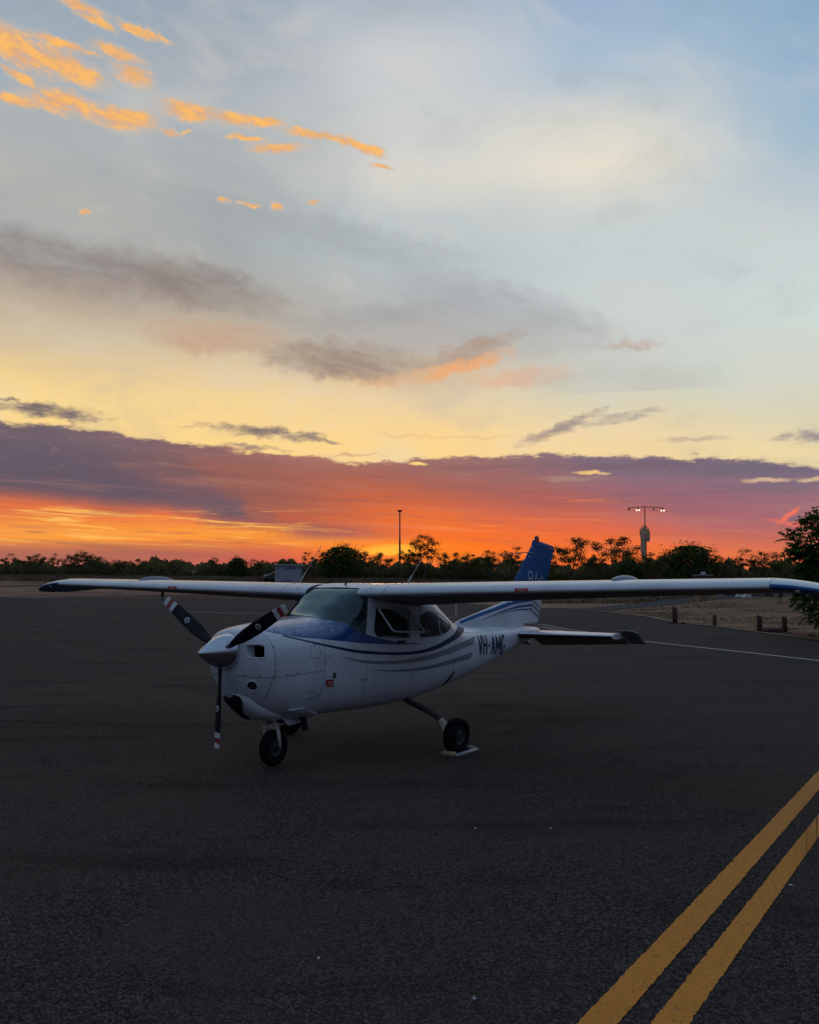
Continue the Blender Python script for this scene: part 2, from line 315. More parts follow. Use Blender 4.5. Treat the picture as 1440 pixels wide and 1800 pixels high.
# ------------------------------------------------------------------ mesh helpers
def obj(name, verts, faces, mats, parent=None, smooth=True, mi=None, normals=None, kind=None):
    me = bpy.data.meshes.new(name); me.from_pydata([tuple(v) for v in verts], [], faces)
    for m_ in (mats if isinstance(mats, (list, tuple)) else [mats]): me.materials.append(m_)
    if mi: me.polygons.foreach_set('material_index', mi)
    me.polygons.foreach_set('use_smooth', [smooth]*len(me.polygons)); me.update()
    if normals: me.normals_split_custom_set_from_vertices(normals)
    o = bpy.data.objects.new(name, me); col.objects.link(o)
    if parent: o.parent = parent
    if kind: o['kind'] = kind
    return o
def empty(name, loc, label, cat, rz=0, group=None):
    o = bpy.data.objects.new(name, None); col.objects.link(o); o.location = loc; o.rotation_euler = (0, 0, rz); o.empty_display_size = .3
    tag(o, label, cat, group); return o
def tag(o, label, cat, group=None):
    o['label'] = label; o['category'] = cat
    if group: o['group'] = group
    return o
class MB:
    def __init__(s): s.v = []; s.f = []; s.mi = []
    def add(s, v, f, mi=0):
        b = len(s.v); s.v += [tuple(q) for q in v]; s.f += [tuple(i+b for i in q) for q in f]; s.mi += [mi]*len(f)
    def box(s, c, d, rot=None, mi=0, bev=0):
        x, y, z = (k/2 for k in d)
        if bev:
            b = bev; pts = []
            for zz, k in ((-z, b), (-z+b, 0), (z-b, 0), (z, b)):
                X, Y_ = x-k, y-k; q = b if k == 0 else 0
                for sx, sy in ((1,1),(-1,1),(-1,-1),(1,-1)): pts.append((sx*X, sy*Y_, zz))
            f = [(3,2,1,0),(12,13,14,15)]
            for r in range(3):
                for i in range(4): f.append((r*4+i, r*4+(i+1)%4, r*4+4+(i+1)%4, r*4+4+i))
        else:
            pts = [(sx*x, sy*y, sz*z) for sz in (-1,1) for sx, sy in ((1,1),(-1,1),(-1,-1),(1,-1))]
            f = [(3,2,1,0),(4,5,6,7)]+[(i,(i+1)%4,4+(i+1)%4,4+i) for i in range(4)]
        R = rot if rot is not None else Matrix.Identity(3)
        s.add([R @ Vector(p)+Vector(c) for p in pts], f, mi)
    def tube(s, pts, rad, n=10, mi=0, cap=True, flat=1.0):
        pts = [Vector(p) for p in pts]; rad = rad if isinstance(rad, (list, tuple)) else [rad]*len(pts)
        ring = []; up = None
        for i, p in enumerate(pts):
            d = (pts[min(i+1, len(pts)-1)]-pts[max(i-1, 0)]).normalized()
            if up is None:
                a = Vector((0,0,1)) if abs(d.z) < .9 else Vector((1,0,0)); e1 = d.cross(a).normalized()
            else: e1 = (up-d*up.dot(d)).normalized()
            up = e1; e2 = d.cross(e1)
            ring.append([p+(e1*cos(2*pi*k/n)+e2*sin(2*pi*k/n)*flat)*rad[i] for k in range(n)])
        f = []
        for i in range(len(pts)-1):
            for k in range(n): f.append((i*n+k, i*n+(k+1)%n, (i+1)*n+(k+1)%n, (i+1)*n+k))
        if cap: f += [tuple(range(n-1, -1, -1)), tuple((len(pts)-1)*n+k for k in range(n))]
        s.add([q for r in ring for q in r], f, mi)
    def lathe(s, prof, c, axis, n=32, mi=0):
        "prof list (along, radius) about axis through c"
        ax = Vector(axis).normalized(); a = Vector((0,0,1)) if abs(ax.z) < .9 else Vector((1,0,0)); e1 = ax.cross(a).normalized(); e2 = ax.cross(e1)
        v = [Vector(c)+ax*t+(e1*cos(2*pi*k/n)+e2*sin(2*pi*k/n))*max(r, 1e-4) for t, r in prof for k in range(n)]
        f = [(i*n+k, i*n+(k+1)%n, (i+1)*n+(k+1)%n, (i+1)*n+k) for i in range(len(prof)-1) for k in range(n)]
        s.add(v, f, mi)
    def build(s, name, mats, parent=None, smooth=True, kind=None):
        return obj(name, s.v, s.f, mats, parent, smooth, s.mi if any(s.mi) else None, None, kind)

# ------------------------------------------------------------------ terrain
HP = [(-400,0),(42,0),(65,.35),(95,1.1),(150,3.0),(250,5.8),(600,11.5),(1500,18),(4000,28)]
def h(Y):
    for (a, ha), (b, hb) in zip(HP, HP[1:]):
        if Y <= b: return ha+(hb-ha)*(Y-a)/(b-a)
    return HP[-1][1]
def gpt(px, py, lo=2.):
    x, y, z = ray(px, py); Y = lo
    while Y < 3900:
        if EYE+z/y*Y <= h(Y): break
        Y += .25 if Y < 120 else 1.
    return (x/y*Y, Y, h(Y))
def at(px, py, Y):
    x, y, z = ray(px, py); return Vector((x/y*Y, Y, EYE+z/y*Y))
def W2(pts): return [gpt(a, b)[:2] for a, b in pts]
ROWS = [b for b, _ in HP[1:-1]]
def sheet(name, poly, dz, m, cuts=()):
    bm = bmesh.new(); vs = [bm.verts.new((x, y, 0)) for x, y in poly]; bm.faces.new(vs)
    bmesh.ops.triangulate(bm, faces=bm.faces[:])
    for Y in list(ROWS)+list(cuts):
        bmesh.ops.bisect_plane(bm, geom=bm.verts[:]+bm.edges[:]+bm.faces[:], plane_co=(0, Y, 0), plane_no=(0, 1, 0), dist=1e-5)
    for v in bm.verts: v.co.z = h(v.co.y)+dz
    bmesh.ops.recalc_face_normals(bm, faces=bm.faces[:])
    me = bpy.data.meshes.new(name); bm.to_mesh(me); bm.free(); me.materials.append(m)
    if me.polygons and me.polygons[0].normal.z < 0: me.flip_normals()
    o = bpy.data.objects.new(name, me); col.objects.link(o); o['kind'] = 'structure'; return o

def asphalt_mat(name, lo, hi, tint):
    m = bpy.data.materials.new(name); m.use_nodes = True; t = m.node_tree; g = G(t); p = t.nodes['Principled BSDF']
    tc = t.nodes.new('ShaderNodeTexCoord'); v = tc.outputs['Object']
    fine = g.noise(v, 95, 3, .7); chips = t.nodes.new('ShaderNodeTexVoronoi'); t.links.new(v, chips.inputs['Vector']); chips.inputs['Scale'].default_value = 100
    big = g.noise(v, .35, 5, .6, .5); mid_ = g.noise(v, 2.4, 5, .65)
    f = g.m('ADD', g.m('MULTIPLY', fine, .75), g.m('MULTIPLY', mid_, .25))
    c = g.mix(g.sstep(f, .34, .66), lo+(1,), hi+(1,))
    hs = t.nodes.new('ShaderNodeSeparateColor'); t.links.new(chips.outputs['Color'], hs.inputs[0])
    grain = t.nodes.new('ShaderNodeTexVoronoi'); t.links.new(v, grain.inputs['Vector']); grain.inputs['Scale'].default_value = 58
    gs = t.nodes.new('ShaderNodeSeparateColor'); t.links.new(grain.outputs['Color'], gs.inputs[0])
    k_ = g.m('ADD', .22, g.m('ADD', g.m('MULTIPLY', g.m('POWER', gs.outputs[0], 1.8), 1.5), g.m('MULTIPLY', g.m('POWER', hs.outputs[2], 2.), 1.0))); vm = t.nodes.new('ShaderNodeVectorMath'); vm.operation = 'SCALE'; t.links.new(c, vm.inputs[0]); t.links.new(k_, vm.inputs['Scale']); c = vm.outputs[0]
    c = g.mix(g.m('MULTIPLY', g.sstep(hs.outputs[0], .84, .95), .8), c, tuple(x*2.6 for x in hi)+(1,))
    c = g.mix(g.m('MULTIPLY', g.sstep(hs.outputs[1], .80, .92), .7), c, tuple(x*.4 for x in lo)+(1,))
    c = g.mix(g.m('MULTIPLY', g.sstep(big, .40, .66), .6), c, tint+(1,))
    # tyre scuffs and oil stains near the stand
    sp = t.nodes.new('ShaderNodeSeparateXYZ'); t.links.new(v, sp.inputs[0])
    st = g.noise(g.xyz(g.m('MULTIPLY', sp.outputs[0], .35), g.m('MULTIPLY', sp.outputs[1], 1.2), 0.), .8, 5, .6)
    c = g.mix(g.m('MULTIPLY', g.sstep(st, .52, .70), .5), c, tuple(x*.45 for x in lo)+(1,))
    g.put(p.inputs['Base Color'], c); p.inputs['Roughness'].default_value = .92; p.inputs['Specular IOR Level'].default_value = .10
    b = t.nodes.new('ShaderNodeBump'); b.inputs['Strength'].default_value = 1.; b.inputs['Distance'].default_value = .012
    g.put(b.inputs['Height'], g.m('ADD', fine, g.m('MULTIPLY', chips.outputs['Distance'], .6))); t.links.new(b.outputs[0], p.inputs['Normal'])
    return m
M['asphalt'] = asphalt_mat('apron_asphalt', (.031,.0245,.0215), (.082,.066,.058), (.092,.064,.050))
M['road'] = asphalt_mat('taxiway_asphalt', (.05,.046,.046), (.09,.084,.082), (.085,.072,.066))
def paint_line(name, rgb, wear=.35):
    m = bpy.data.materials.new(name); m.use_nodes = True; t = m.node_tree; g = G(t); p = t.nodes['Principled BSDF']
    tc = t.nodes.new('ShaderNodeTexCoord'); v = tc.outputs['Object']
    n = g.noise(v, 60, 3, .7); n2 = g.noise(v, 7, 6, .7); b2 = g.noise(v, 1.2, 4, .6)
    f = g.m('ADD', g.m('MULTIPLY', g.sstep(n, .56, .66), .85), g.m('MULTIPLY', g.sstep(n2, .56, .76), wear), clamp=True)
    c = g.mix(f, tuple(rgb)+(1,), (.045,.04,.036,1)); c = g.mix(g.m('MULTIPLY', b2, .35), c, tuple(x*.6 for x in rgb)+(1,))
    g.put(p.inputs['Base Color'], c); p.inputs['Roughness'].default_value = .75
    b = t.nodes.new('ShaderNodeBump'); b.inputs['Strength'].default_value = .6; b.inputs['Distance'].default_value = .005
    g.put(b.inputs['Height'], n); t.links.new(b.outputs[0], p.inputs['Normal']); return m
M['yellow'] = paint_line('yellow_line_paint', (.80,.27,.008))
M['wline'] = paint_line('white_line_paint', (.80,.73,.72), .35)
def soil_mat(name, a, b, c_, s=1.0, ys=.5):
    m = bpy.data.materials.new(name); m.use_nodes = True; t = m.node_tree; g = G(t); p = t.nodes['Principled BSDF']
    tc = t.nodes.new('ShaderNodeTexCoord'); v = tc.outputs['Object']; sp = t.nodes.new('ShaderNodeSeparateXYZ'); t.links.new(v, sp.inputs[0])
    st = g.noise(g.xyz(g.m('MULTIPLY', sp.outputs[0], .22*s), g.m('MULTIPLY', sp.outputs[1], ys*s), 0.), 1., 8, .7, .6)
    f = g.noise(v, 5*s, 7, .75)
    c = g.mix(g.sstep(st, .38, .6), a+(1,), b+(1,)); c = g.mix(g.m('MULTIPLY', g.sstep(f, .45, .7), .75), c, c_+(1,))
    g.put(p.inputs['Base Color'], c); p.inputs['Roughness'].default_value = .95; p.inputs['Specular IOR Level'].default_value = .1
    bn = t.nodes.new('ShaderNodeBump'); bn.inputs['Strength'].default_value = 1.; bn.inputs['Distance'].default_value = .08
    g.put(bn.inputs['Height'], f); t.links.new(bn.outputs[0], p.inputs['Normal']); return m
M['soil'] = soil_mat('red_soil', (.13,.060,.040), (.34,.20,.125), (.06,.035,.027), .06, 1.0)
M['lawn'] = soil_mat('dry_grass_ground', (.18,.080,.052), (.34,.21,.12), (.11,.055,.036), .5)

gx = 3500
sheet('ground', [(-gx,-300),(gx,-300),(gx,3900),(-gx,3900)], 0, M['soil'], cuts=[-50, 20])
far = W2([(-900,1049),(-300,1050),(0,1049.5),(60,1051),(160,1050),(240,1052),(330,1050.5),(430,1052),(560,1054),(800,1060),(955,1069),(1040,1068),(1120,1061),(1180,1052),(1260,1047),(1340,1044.5),(1700,1042)])
near = W2([(1700,1050),(1340,1049.5),(1290,1052),(1240,1057),(1200,1062),(1160,1066),(1110,1070),(1070,1074),(1060,1076),(1090,1079),(1140,1085.5),(1187,1095.5),(1256,1103),(1330,1113),(1380,1119),(1440,1127.5),(1520,1139),(1700,1165)])
sheet('asphalt_apron', far+near+[(60, 22), (60,-60), (-120,-60), (-160, 40)], .004, M['asphalt'])
isl = W2([(1068,1075),(1110,1070.5),(1160,1066.5),(1200,1062.5),(1240,1057.5),(1290,1052.5),(1340,1050),(1700,1050.5),(1700,1160),(1520,1134),(1440,1123.5),(1380,1115.5),(1330,1110),(1256,1100.5),(1187,1093.5),(1140,1084),(1090,1078)])
sheet('grass_verge', isl, .03, M['lawn'])
road = W2([(955,1069.8),(1040,1068.8),(1120,1061.8),(1180,1052.8),(1260,1047.6),(1340,1045.2),(1700,1042.8),(1700,1049.6),(1340,1049),(1290,1051.5),(1240,1056.5),(1200,1061.5),(1160,1065.5),(1110,1069.5),(1000,1074)])
sheet('taxiway', road, .012, M['road'])
def stripe(name, pts, wd, m, dz=.01, jit=.004):
    "painted line along ground points"
    P = [Vector(gpt(*p)[:2]) for p in pts]; v = []; f = []
    Q = []
    for a, b in zip(P, P[1:]):
        n = max(1, int((b-a).length/.12)) if (a.length < 16) else max(1, int((b-a).length/1.5))
        Q += [a.lerp(b, k/n) for k in range(n)]
    Q.append(P[-1])
    for i, q in enumerate(Q):
        d = (Q[min(i+1, len(Q)-1)]-Q[max(0, i-1)]).normalized(); nn = Vector((-d.y, d.x))
        for sgn in (-1, 1):
            r = q+nn*sgn*(wd/2+random.uniform(-jit, jit)); v.append((r.x, r.y, h(r.y)+dz))
        if i: f.append((2*i-2, 2*i-1, 2*i+1, 2*i))
    o = obj(name, v, f, m, smooth=False); o['kind'] = 'structure'
    if o.data.polygons[0].normal.z < 0: o.data.flip_normals()
    return o
# the two yellow lines, given by their edges in the photograph's ground plane
def band_line(name, e1, e2, m, dz=.009, jit=.0045):
    a0, a1 = (Vector(gpt(*p)[:2]) for p in e1); b0, b1 = (Vector(gpt(*p)[:2]) for p in e2)
    w = 2.2; v = []; f = []; n = 900
    for i in range(n+1):
        tt = -.45+i/n*(1.45+w)
        for a, b in ((a0, a1), (b0, b1)):
            q = a.lerp(b, tt); j = Vector((random.uniform(-jit, jit), random.uniform(-jit, jit))); v.append((q.x+j.x, q.y+j.y, dz))
        if i: f.append((2*i-2, 2*i-1, 2*i+1, 2*i))
    o = obj(name, v, f, m, smooth=False); o['kind'] = 'structure'
    if o.data.polygons[0].normal.z < 0: o.data.flip_normals()
band_line('yellow_line', [(1017,1800),(1440,1363)], [(1089,1800),(1440,1398)], M['yellow'])
band_line('yellow_line', [(1146,1800),(1440,1437)], [(1214,1800),(1440,1482)], M['yellow'])
stripe('white_line', [(1700,1199),(1440,1162.5),(1300,1146.5),(1140,1128.5),(1040,1117),(955,1103),(900,1098.5),(760,1090),(600,1082),(300,1075)], .12, M['wline'])
stripe('white_line', [(1040,1113),(1000,1107),(955,1098.5),(860,1090),(760,1084)], .10, M['wline'], .014)
stripe('kerb_strip', [(1700,1163),(1520,1137),(1440,1126),(1380,1117.5),(1330,1111.5),(1256,1102),(1187,1094.5),(1140,1085),(1090,1078.5),(1040,1074),(990,1070)], .34, soil_mat('kerb_gravel', (.30,.22,.16), (.38,.29,.21), (.16,.11,.08), 3), .04, .05)

# ================================================================== AIRCRAFT
# local frame: +X forward, +Y left (port), +Z up; s = metres aft of the spinner tip
PSI = radians(33.28)
plane = empty('light_aircraft', (-2.19, 9.878, 0), 'white high-wing propeller aeroplane with blue hood and grey stripes parked on the apron', 'aeroplane', 0)
plane.rotation_euler = (radians(-.30), 0, atan2(-cos(PSI), -sin(PSI)))
TAB = [
(.42,1.415,1.18,.17,1.31,2.1,1.9),(.432,1.46,1.09,.245,1.30,2.2,1.8),(.460,1.505,1.00,.315,1.29,2.3,1.8),(.53,1.545,.87,.390,1.27,2.4,1.9),
(.65,1.57,.735,.455,1.24,2.4,2.1),(.90,1.60,.59,.51,1.21,2.4,2.4),(1.2,1.625,.52,.54,1.2,2.4,2.6),(1.5,1.65,.51,.555,1.2,2.4,2.7),(1.65,1.665,.51,.56,1.2,2.6,2.8),
(2.0,1.83,.50,.57,1.2,3.6,3.0),(2.3,1.985,.49,.575,1.2,6,3.0),(2.6,2.05,.485,.575,1.2,6.5,3.0),(3.4,2.03,.49,.57,1.2,6,3.0),
(3.8,1.92,.51,.55,1.2,4.6,2.9),(4.2,1.74,.55,.51,1.18,3.4,2.8),(4.7,1.52,.605,.44,1.15,2.8,2.7),(5.0,1.445,.645,.40,1.13,2.6,2.7),(5.6,1.40,.74,.335,1.13,2.5,2.7),
(6.4,1.375,.89,.26,1.17,2.5,2.6),(7.2,1.35,1.03,.17,1.22,2.2,2.3),(7.9,1.315,1.16,.07,1.26,2,2),(8.1,1.29,1.21,.02,1.25,2,2)]
SS = [r[0] for r in TAB]
def _sl(c):
    n = len(TAB); hh = [SS[i+1]-SS[i] for i in range(n-1)]; d = [(TAB[i+1][c]-TAB[i][c])/hh[i] for i in range(n-1)]; m_ = [d[0]]
    for i in range(1, n-1):
        if d[i-1]*d[i] <= 0: m_.append(0.)
        else: w1 = 2*hh[i]+hh[i-1]; w2 = hh[i]+2*hh[i-1]; m_.append((w1+w2)/(w1/d[i-1]+w2/d[i]))
    return m_+[d[-1]]
SLP = {c: _sl(c) for c in range(1, 7)}
def sec(s):
    s = min(max(s, SS[0]), SS[-1]); i = min(max(bisect.bisect_right(SS, s)-1, 0), len(SS)-2)
    hh = SS[i+1]-SS[i]; t = (s-SS[i])/hh; o = []
    for c in range(1, 7):
        a, b = TAB[i][c], TAB[i+1][c]; m0, m1 = SLP[c][i]*hh, SLP[c][i+1]*hh
        o.append(a*(2*t**3-3*t*t+1)+m0*(t**3-2*t*t+t)+b*(-2*t**3+3*t*t)+m1*(t**3-t*t))
    return o
def S(s, th, off=0.):
    zt, zb, w, zc, nu, nl = sec(s); zt -= off; zb += off; w = max(w-off, .005)
    c, q = cos(th), sin(th); n = nu if c >= 0 else nl; hh = (zt-zc) if c >= 0 else (zc-zb)
    return Vector((-s, w*copysign(abs(q)**(2/n), q), zc+hh*copysign(abs(c)**(2/n), c)))
def SN(s, th):
    e = 1e-3
    a = S(min(s+e, 8.1), th)-S(max(s-e, .42), th)
    b = S(s, th+.02)-S(s, th-.02); n = b.cross(a)
    if n.length < 1e-9: return Vector((1, 0, 0))
    n.normalize(); p = S(s, th); zc = sec(s)[3]
    if n.dot(Vector((0, p.y, p.z-zc))) < 0: n.negate()
    return n
def thz(s, z):
    zt, zb, w, zc, nu, nl = sec(s)
    if z >= zc: return acos(min(1, (z-zc)/(zt-zc))**(nu/2))
    return acos(-(min(1, (zc-z)/(zc-zb))**(nl/2)))
def onside(s, z, off=.0, sgn=1):
    th = thz(s, z)*sgn; return S(s, th)+SN(s, th)*off

def rounded(poly, r, n=5):
    o = []; N = len(poly)
    for i in range(N):
        a, b, c = Vector(poly[i-1]), Vector(poly[i]), Vector(poly[(i+1) % N])
        d1 = (a-b); d2 = (c-b); rr = min(r, d1.length*.45, d2.length*.45); p = b+d1.normalized()*rr; q = b+d2.normalized()*rr
        for k in range(n+1):
            t = k/n; o.append(tuple((1-t)**2*p+2*t*(1-t)*b+t*t*q))
    return o
def catmull(pts, n=6):
    o = []; P = [pts[0]]+list(pts)+[pts[-1]]
    for i in range(1, len(P)-2):
        for k in range(n):
            t = k/n; o.append(tuple(.5*((2*P[i][d])+(-P[i-1][d]+P[i+1][d])*t+(2*P[i-1][d]-5*P[i][d]+4*P[i+1][d]-P[i+2][d])*t*t+(-P[i-1][d]+3*P[i][d]-3*P[i+1][d]+P[i+2][d])*t**3) for d in range(len(pts[0]))))
    o.append(tuple(pts[-1])); return o
# window and opening outlines in side view (s, z) -> (s, theta)
FW = rounded([(2.375,1.752),(3.075,1.728),(3.125,1.395),(3.10,1.36),(2.40,1.402),(2.325,1.47)], .05)
RW = rounded([(3.345,1.70),(3.60,1.695),(3.86,1.655),(4.12,1.59),(4.30,1.50),(4.285,1.44),(4.16,1.385),(3.95,1.352),(3.70,1.338),(3.40,1.345),(3.335,1.40)], .05)
INL = rounded([(.440,1.392),(.572,1.392),(.566,1.246),(.440,1.252)], .025)
LAMP = [(.548+.050*cos(a), .952+.060*sin(a)) for a in [k*pi/8 for k in range(16)]]
_s, _t = .548, thz(.548, .95); _p = S(_s, _t); _n = SN(_s, _t); _e = _n.cross(Vector((0,0,1))).normalized(); _f = _n.cross(_e)
LAMP = [(-q.x, q.z) for q in [_p+_e*(.058*cos(a))+_f*(.062*sin(a)) for a in [k*pi/8 for k in range(16)]]]
def toth(P, sgn=1): return [(s, thz(s, z)*sgn) for s, z in P]
WSB = [(1.595,0.),(1.612,.22),(1.655,.45),(1.70,thz(1.70,1.664)),(1.757,thz(1.757,1.648)),(1.823,thz(1.823,1.602)),(1.90,thz(1.90,1.553)),(1.985,thz(1.985,1.507)),(2.07,thz(2.07,1.474)),(2.150,thz(2.15,1.447))]
WST = [(2.185,thz(2.185,1.60)),(2.232,thz(2.232,1.80)),(2.285,thz(2.285,1.915)),(2.308,thz(2.308,1.958)),(2.318,.5),(2.322,.25),(2.323,0.)]
def hull(P):
    P = sorted(set(P)); 
    def half(Q):
        o = []
        for p in Q:
            while len(o) > 1 and (o[-1][0]-o[-2][0])*(p[1]-o[-2][1])-(o[-1][1]-o[-2][1])*(p[0]-o[-2][0]) <= 0: o.pop()
            o.append(p)
        return o
    a = half(P); b = half(P[::-1]); return a[:-1]+b[:-1]
WS = hull([(s, t) for s, t in WSB+WST]+[(s, -t) for s, t in WSB+WST])
def area(P): return sum(P[i-1][0]*P[i][1]-P[i][0]*P[i-1][1] for i in range(len(P)))/2
def ccw(P): return P if area(P) > 0 else P[::-1]
def clip_half(poly, a, b, keep_in=True):
    o = []; sg = 1 if keep_in else -1
    def d(p): return sg*((b[0]-a[0])*(p[1]-a[1])-(b[1]-a[1])*(p[0]-a[0]))
    for i in range(len(poly)):
        p, q = poly[i-1], poly[i]; dp, dq = d(p), d(q)
        if dp >= 0: 
            if not o or o[-1] != p: o.append(p)
        if (dp > 0 and dq < 0) or (dp < 0 and dq > 0):
            t = dp/(dp-dq); o.append((p[0]+(q[0]-p[0])*t, p[1]+(q[1]-p[1])*t))
    return o if len(o) > 2 and abs(area(o)) > 1e-9 else []
def split(poly, win):
    "returns (inside, [outside pieces]); win convex ccw"
    outs = []; cur = poly
    for i in range(len(win)):
        a, b = win[i-1], win[i]
        if (a[0]-b[0])**2+(a[1]-b[1])**2 < 1e-12: continue
        o = clip_half(cur, a, b, False)
        if o: outs.append(o)
        cur = clip_half(cur, a, b, True)
        if not cur: return None, [poly]
    return cur, outs
def bbox(P): xs = [p[0] for p in P]; ys = [p[1] for p in P]; return min(xs), max(xs), min(ys), max(ys)
HOLES = {}
for k, P in (('front_l', toth(FW)), ('front_r', toth(FW, -1)), ('rear_l', toth(RW)), ('rear_r', toth(RW, -1)), ('inl_l', toth(INL)), ('inl_r', toth(INL, -1)), ('ws', WS), ('lamp', toth(LAMP))):
    HOLES[k] = ccw(P)
stat = []
s_ = .42
while s_ < 8.1:
    stat.append(s_); s_ += .008 if s_ < .48 else (.03 if s_ < .7 else (.06 if s_ < 2.5 else .1))
stat.append(8.1)
NT = 72
cells = []
for i in range(len(stat)-1):
    for k in range(NT):
        a, b = -pi+2*pi*k/NT, -pi+2*pi*(k+1)/NT
        cells.append([(stat[i], a), (stat[i+1], a), (stat[i+1], b), (stat[i], b)])
keep = []; inside = {k: [] for k in HOLES}
BB = {k: bbox(P) for k, P in HOLES.items()}
for c in cells:
    pieces = [c]
    for k, P in HOLES.items():
        x0, x1, y0, y1 = BB[k]; nxt = []
        for q in pieces:
            bx = bbox(q)
            if bx[1] < x0 or bx[0] > x1 or bx[3] < y0 or bx[2] > y1: nxt.append(q); continue
            ins, outs = split(q, P)
            if ins: inside[k].append(ins); nxt += outs
            else: nxt.append(q)
        pieces = nxt
    keep += pieces
def param_mesh(name, polys, mats, parent, off=0., flip=False, fn=None):
    idx = {}; V = []; N = []; F = []
    for P in polys:
        f = []
        for s, t in P:
            key = (round(s, 5), round(((t+pi) % (2*pi)), 5))
            if key not in idx:
                idx[key] = len(V); n = SN(s, t); p = S(s, t)+n*off; V.append(p); N.append(n if not flip else -n)
            if not f or f[-1] != idx[key]: f.append(idx[key])
        if f and f[0] == f[-1]: f.pop()
        if len(set(f)) > 2:
            # orientation
            a, b, c = V[f[0]], V[f[1]], V[f[2]]
            nn = Vector((0,0,0))
            for i in range(len(f)): nn += (V[f[i-1]]-V[f[0]]).cross(V[f[i]]-V[f[0]])
            if nn.dot(N[f[0]]) < 0: f.reverse()
            F.append(tuple(f))
    return obj(name, V, F, mats, parent, True, None, N)
HL = [(.665,1.537),(.76,1.502),(1.02,1.452),(1.45,1.408),(2.136,1.334),(2.86,1.285),(3.47,1.262)]
HLC = catmull(HL, 8)
def hood_low(s):
    for (sa, za), (sb, zb_) in zip(HLC, HLC[1:]):
        if sa <= s <= sb: return thz(s, za+(zb_-za)*(s-sa)/(sb-sa))
    return None
HUP = [(2.15,1.447),(2.30,1.411),(2.43,1.384),(2.73,1.335),(3.05,1.300),(3.47,1.263)]
def hood_up(s):
    if s < .955: return max(0., (1.0-(s-.665)/.29)*hood_low(s))
    if s <= 2.15: return -1.
    for (sa, za), (sb, zb_) in zip(HUP, HUP[1:]):
        if sa <= s <= sb: return min(thz(s, za+(zb_-za)*(s-sa)/(sb-sa)), hood_low(s)-1e-4)
    return None
white_p, hood_p = [], []
for P in keep:
    s0, s1 = min(p[0] for p in P), max(p[0] for p in P); t0, t1 = min(p[1] for p in P), max(p[1] for p in P)
    sg = 1 if t0+t1 > 0 else -1
    if s0 < .665 or s1 > 3.47 or abs(t0+t1)/2 > 1.7: white_p.append(P); continue
    # stretch the boundary line over this cell's stations
    k = bisect.bisect_right(stat, (s0+s1)/2)-1; a_, b_ = max(stat[k], .665), min(stat[k+1], 3.469)
    la, lb, ua, ub = hood_low(a_), hood_low(b_), hood_up(a_), hood_up(b_)
    cur = [P]; out_ = []
    for (y0, y1, above) in ((la, lb, True),)+(((ua, ub, False),) if ua >= 0 and ub >= 0 else ()):
        A, B = (a_, sg*y0), (b_, sg*y1); nxt = []
        for Q in cur:
            # inside = |theta| below the low line, above the up line
            keepin = (sg < 0) if above else (sg > 0)
            q1 = clip_half(Q, A, B, keepin); q2 = clip_half(Q, A, B, not keepin)
            if q1: nxt.append(q1)
            if q2: out_.append(q2)
        cur = nxt
    hood_p += cur; white_p += out_
fus = param_mesh('fuselage', white_p, M['white'], plane)
param_mesh('hood_paint', hood_p, M['hood'], plane)
# nose cap disc behind the spinner, tail cone end
mb = MB(); n = 36
ring = [S(.42, -pi+2*pi*k/n) for k in range(n)]; mb.add([Vector((-.422, 0, 1.30))]+ring, [(0, 1+k, 1+(k+1) % n) for k in range(n)]); mb.build('nose_plate', M['white'], plane)
ws_o = param_mesh('windshield', inside['ws'], M['glass'], plane, -.006)
for k in ('front_r', 'rear_l', 'rear_r'):
    param_mesh('side_window', inside[k], M['sideglass'], plane, -.008)
# cabin lining (inner skin)
lin_cells = []
SK = ('front_l','front_r','rear_l','rear_r','ws')
for c in cells:
    if c[0][0] < 1.55 or c[1][0] > 4.9: continue
    pieces = [c]
    for k in SK:
        x0, x1, y0, y1 = BB[k]; nxt = []
        for q in pieces:
            bx = bbox(q)
            if bx[1] < x0 or bx[0] > x1 or bx[3] < y0 or bx[2] > y1: nxt.append(q); continue
            ins, outs = split(q, HOLES[k]); nxt += outs if ins else [q]
        pieces = nxt
    lin_cells += pieces
param_mesh('cabin_lining', lin_cells, M['liner'], plane, -.03, True)
def rim(name, P, d0, d1, m, parent=plane):
    "reveal running round an opening from depth d0 to d1"
    V = []; F = []; n = len(P)
    for s, t in P:
        q = S(s, t); nn = SN(s, t); V += [q+nn*d0, q+nn*d1]
    for i in range(n): F.append((2*i, 2*((i+1) % n), 2*((i+1) % n)+1, 2*i+1))
    return obj(name, V, F, m, parent, False)
for k in SK: rim('window_reveal', HOLES[k], .0, -.03, M['seal'] if k == 'ws' else M['frame'])
def outline(name, P, r, m, off=.002, parent=plane, closed=True, flat=.45):
    mb = MB(); Q = [S(s, t)+SN(s, t)*off for s, t in P]
    if closed: Q = Q+[Q[0]]
    mb.tube(Q, r, 6, flat=1, cap=not closed); return mb.build(name, m, parent)
outline('windshield_seal', HOLES['ws'], .005, M['seal'])
for k in ('front_l', 'front_r', 'rear_l', 'rear_r'): outline('window_seal', HOLES[k], .006, M['seam'] if k[0] == 'f' else M['frame'])
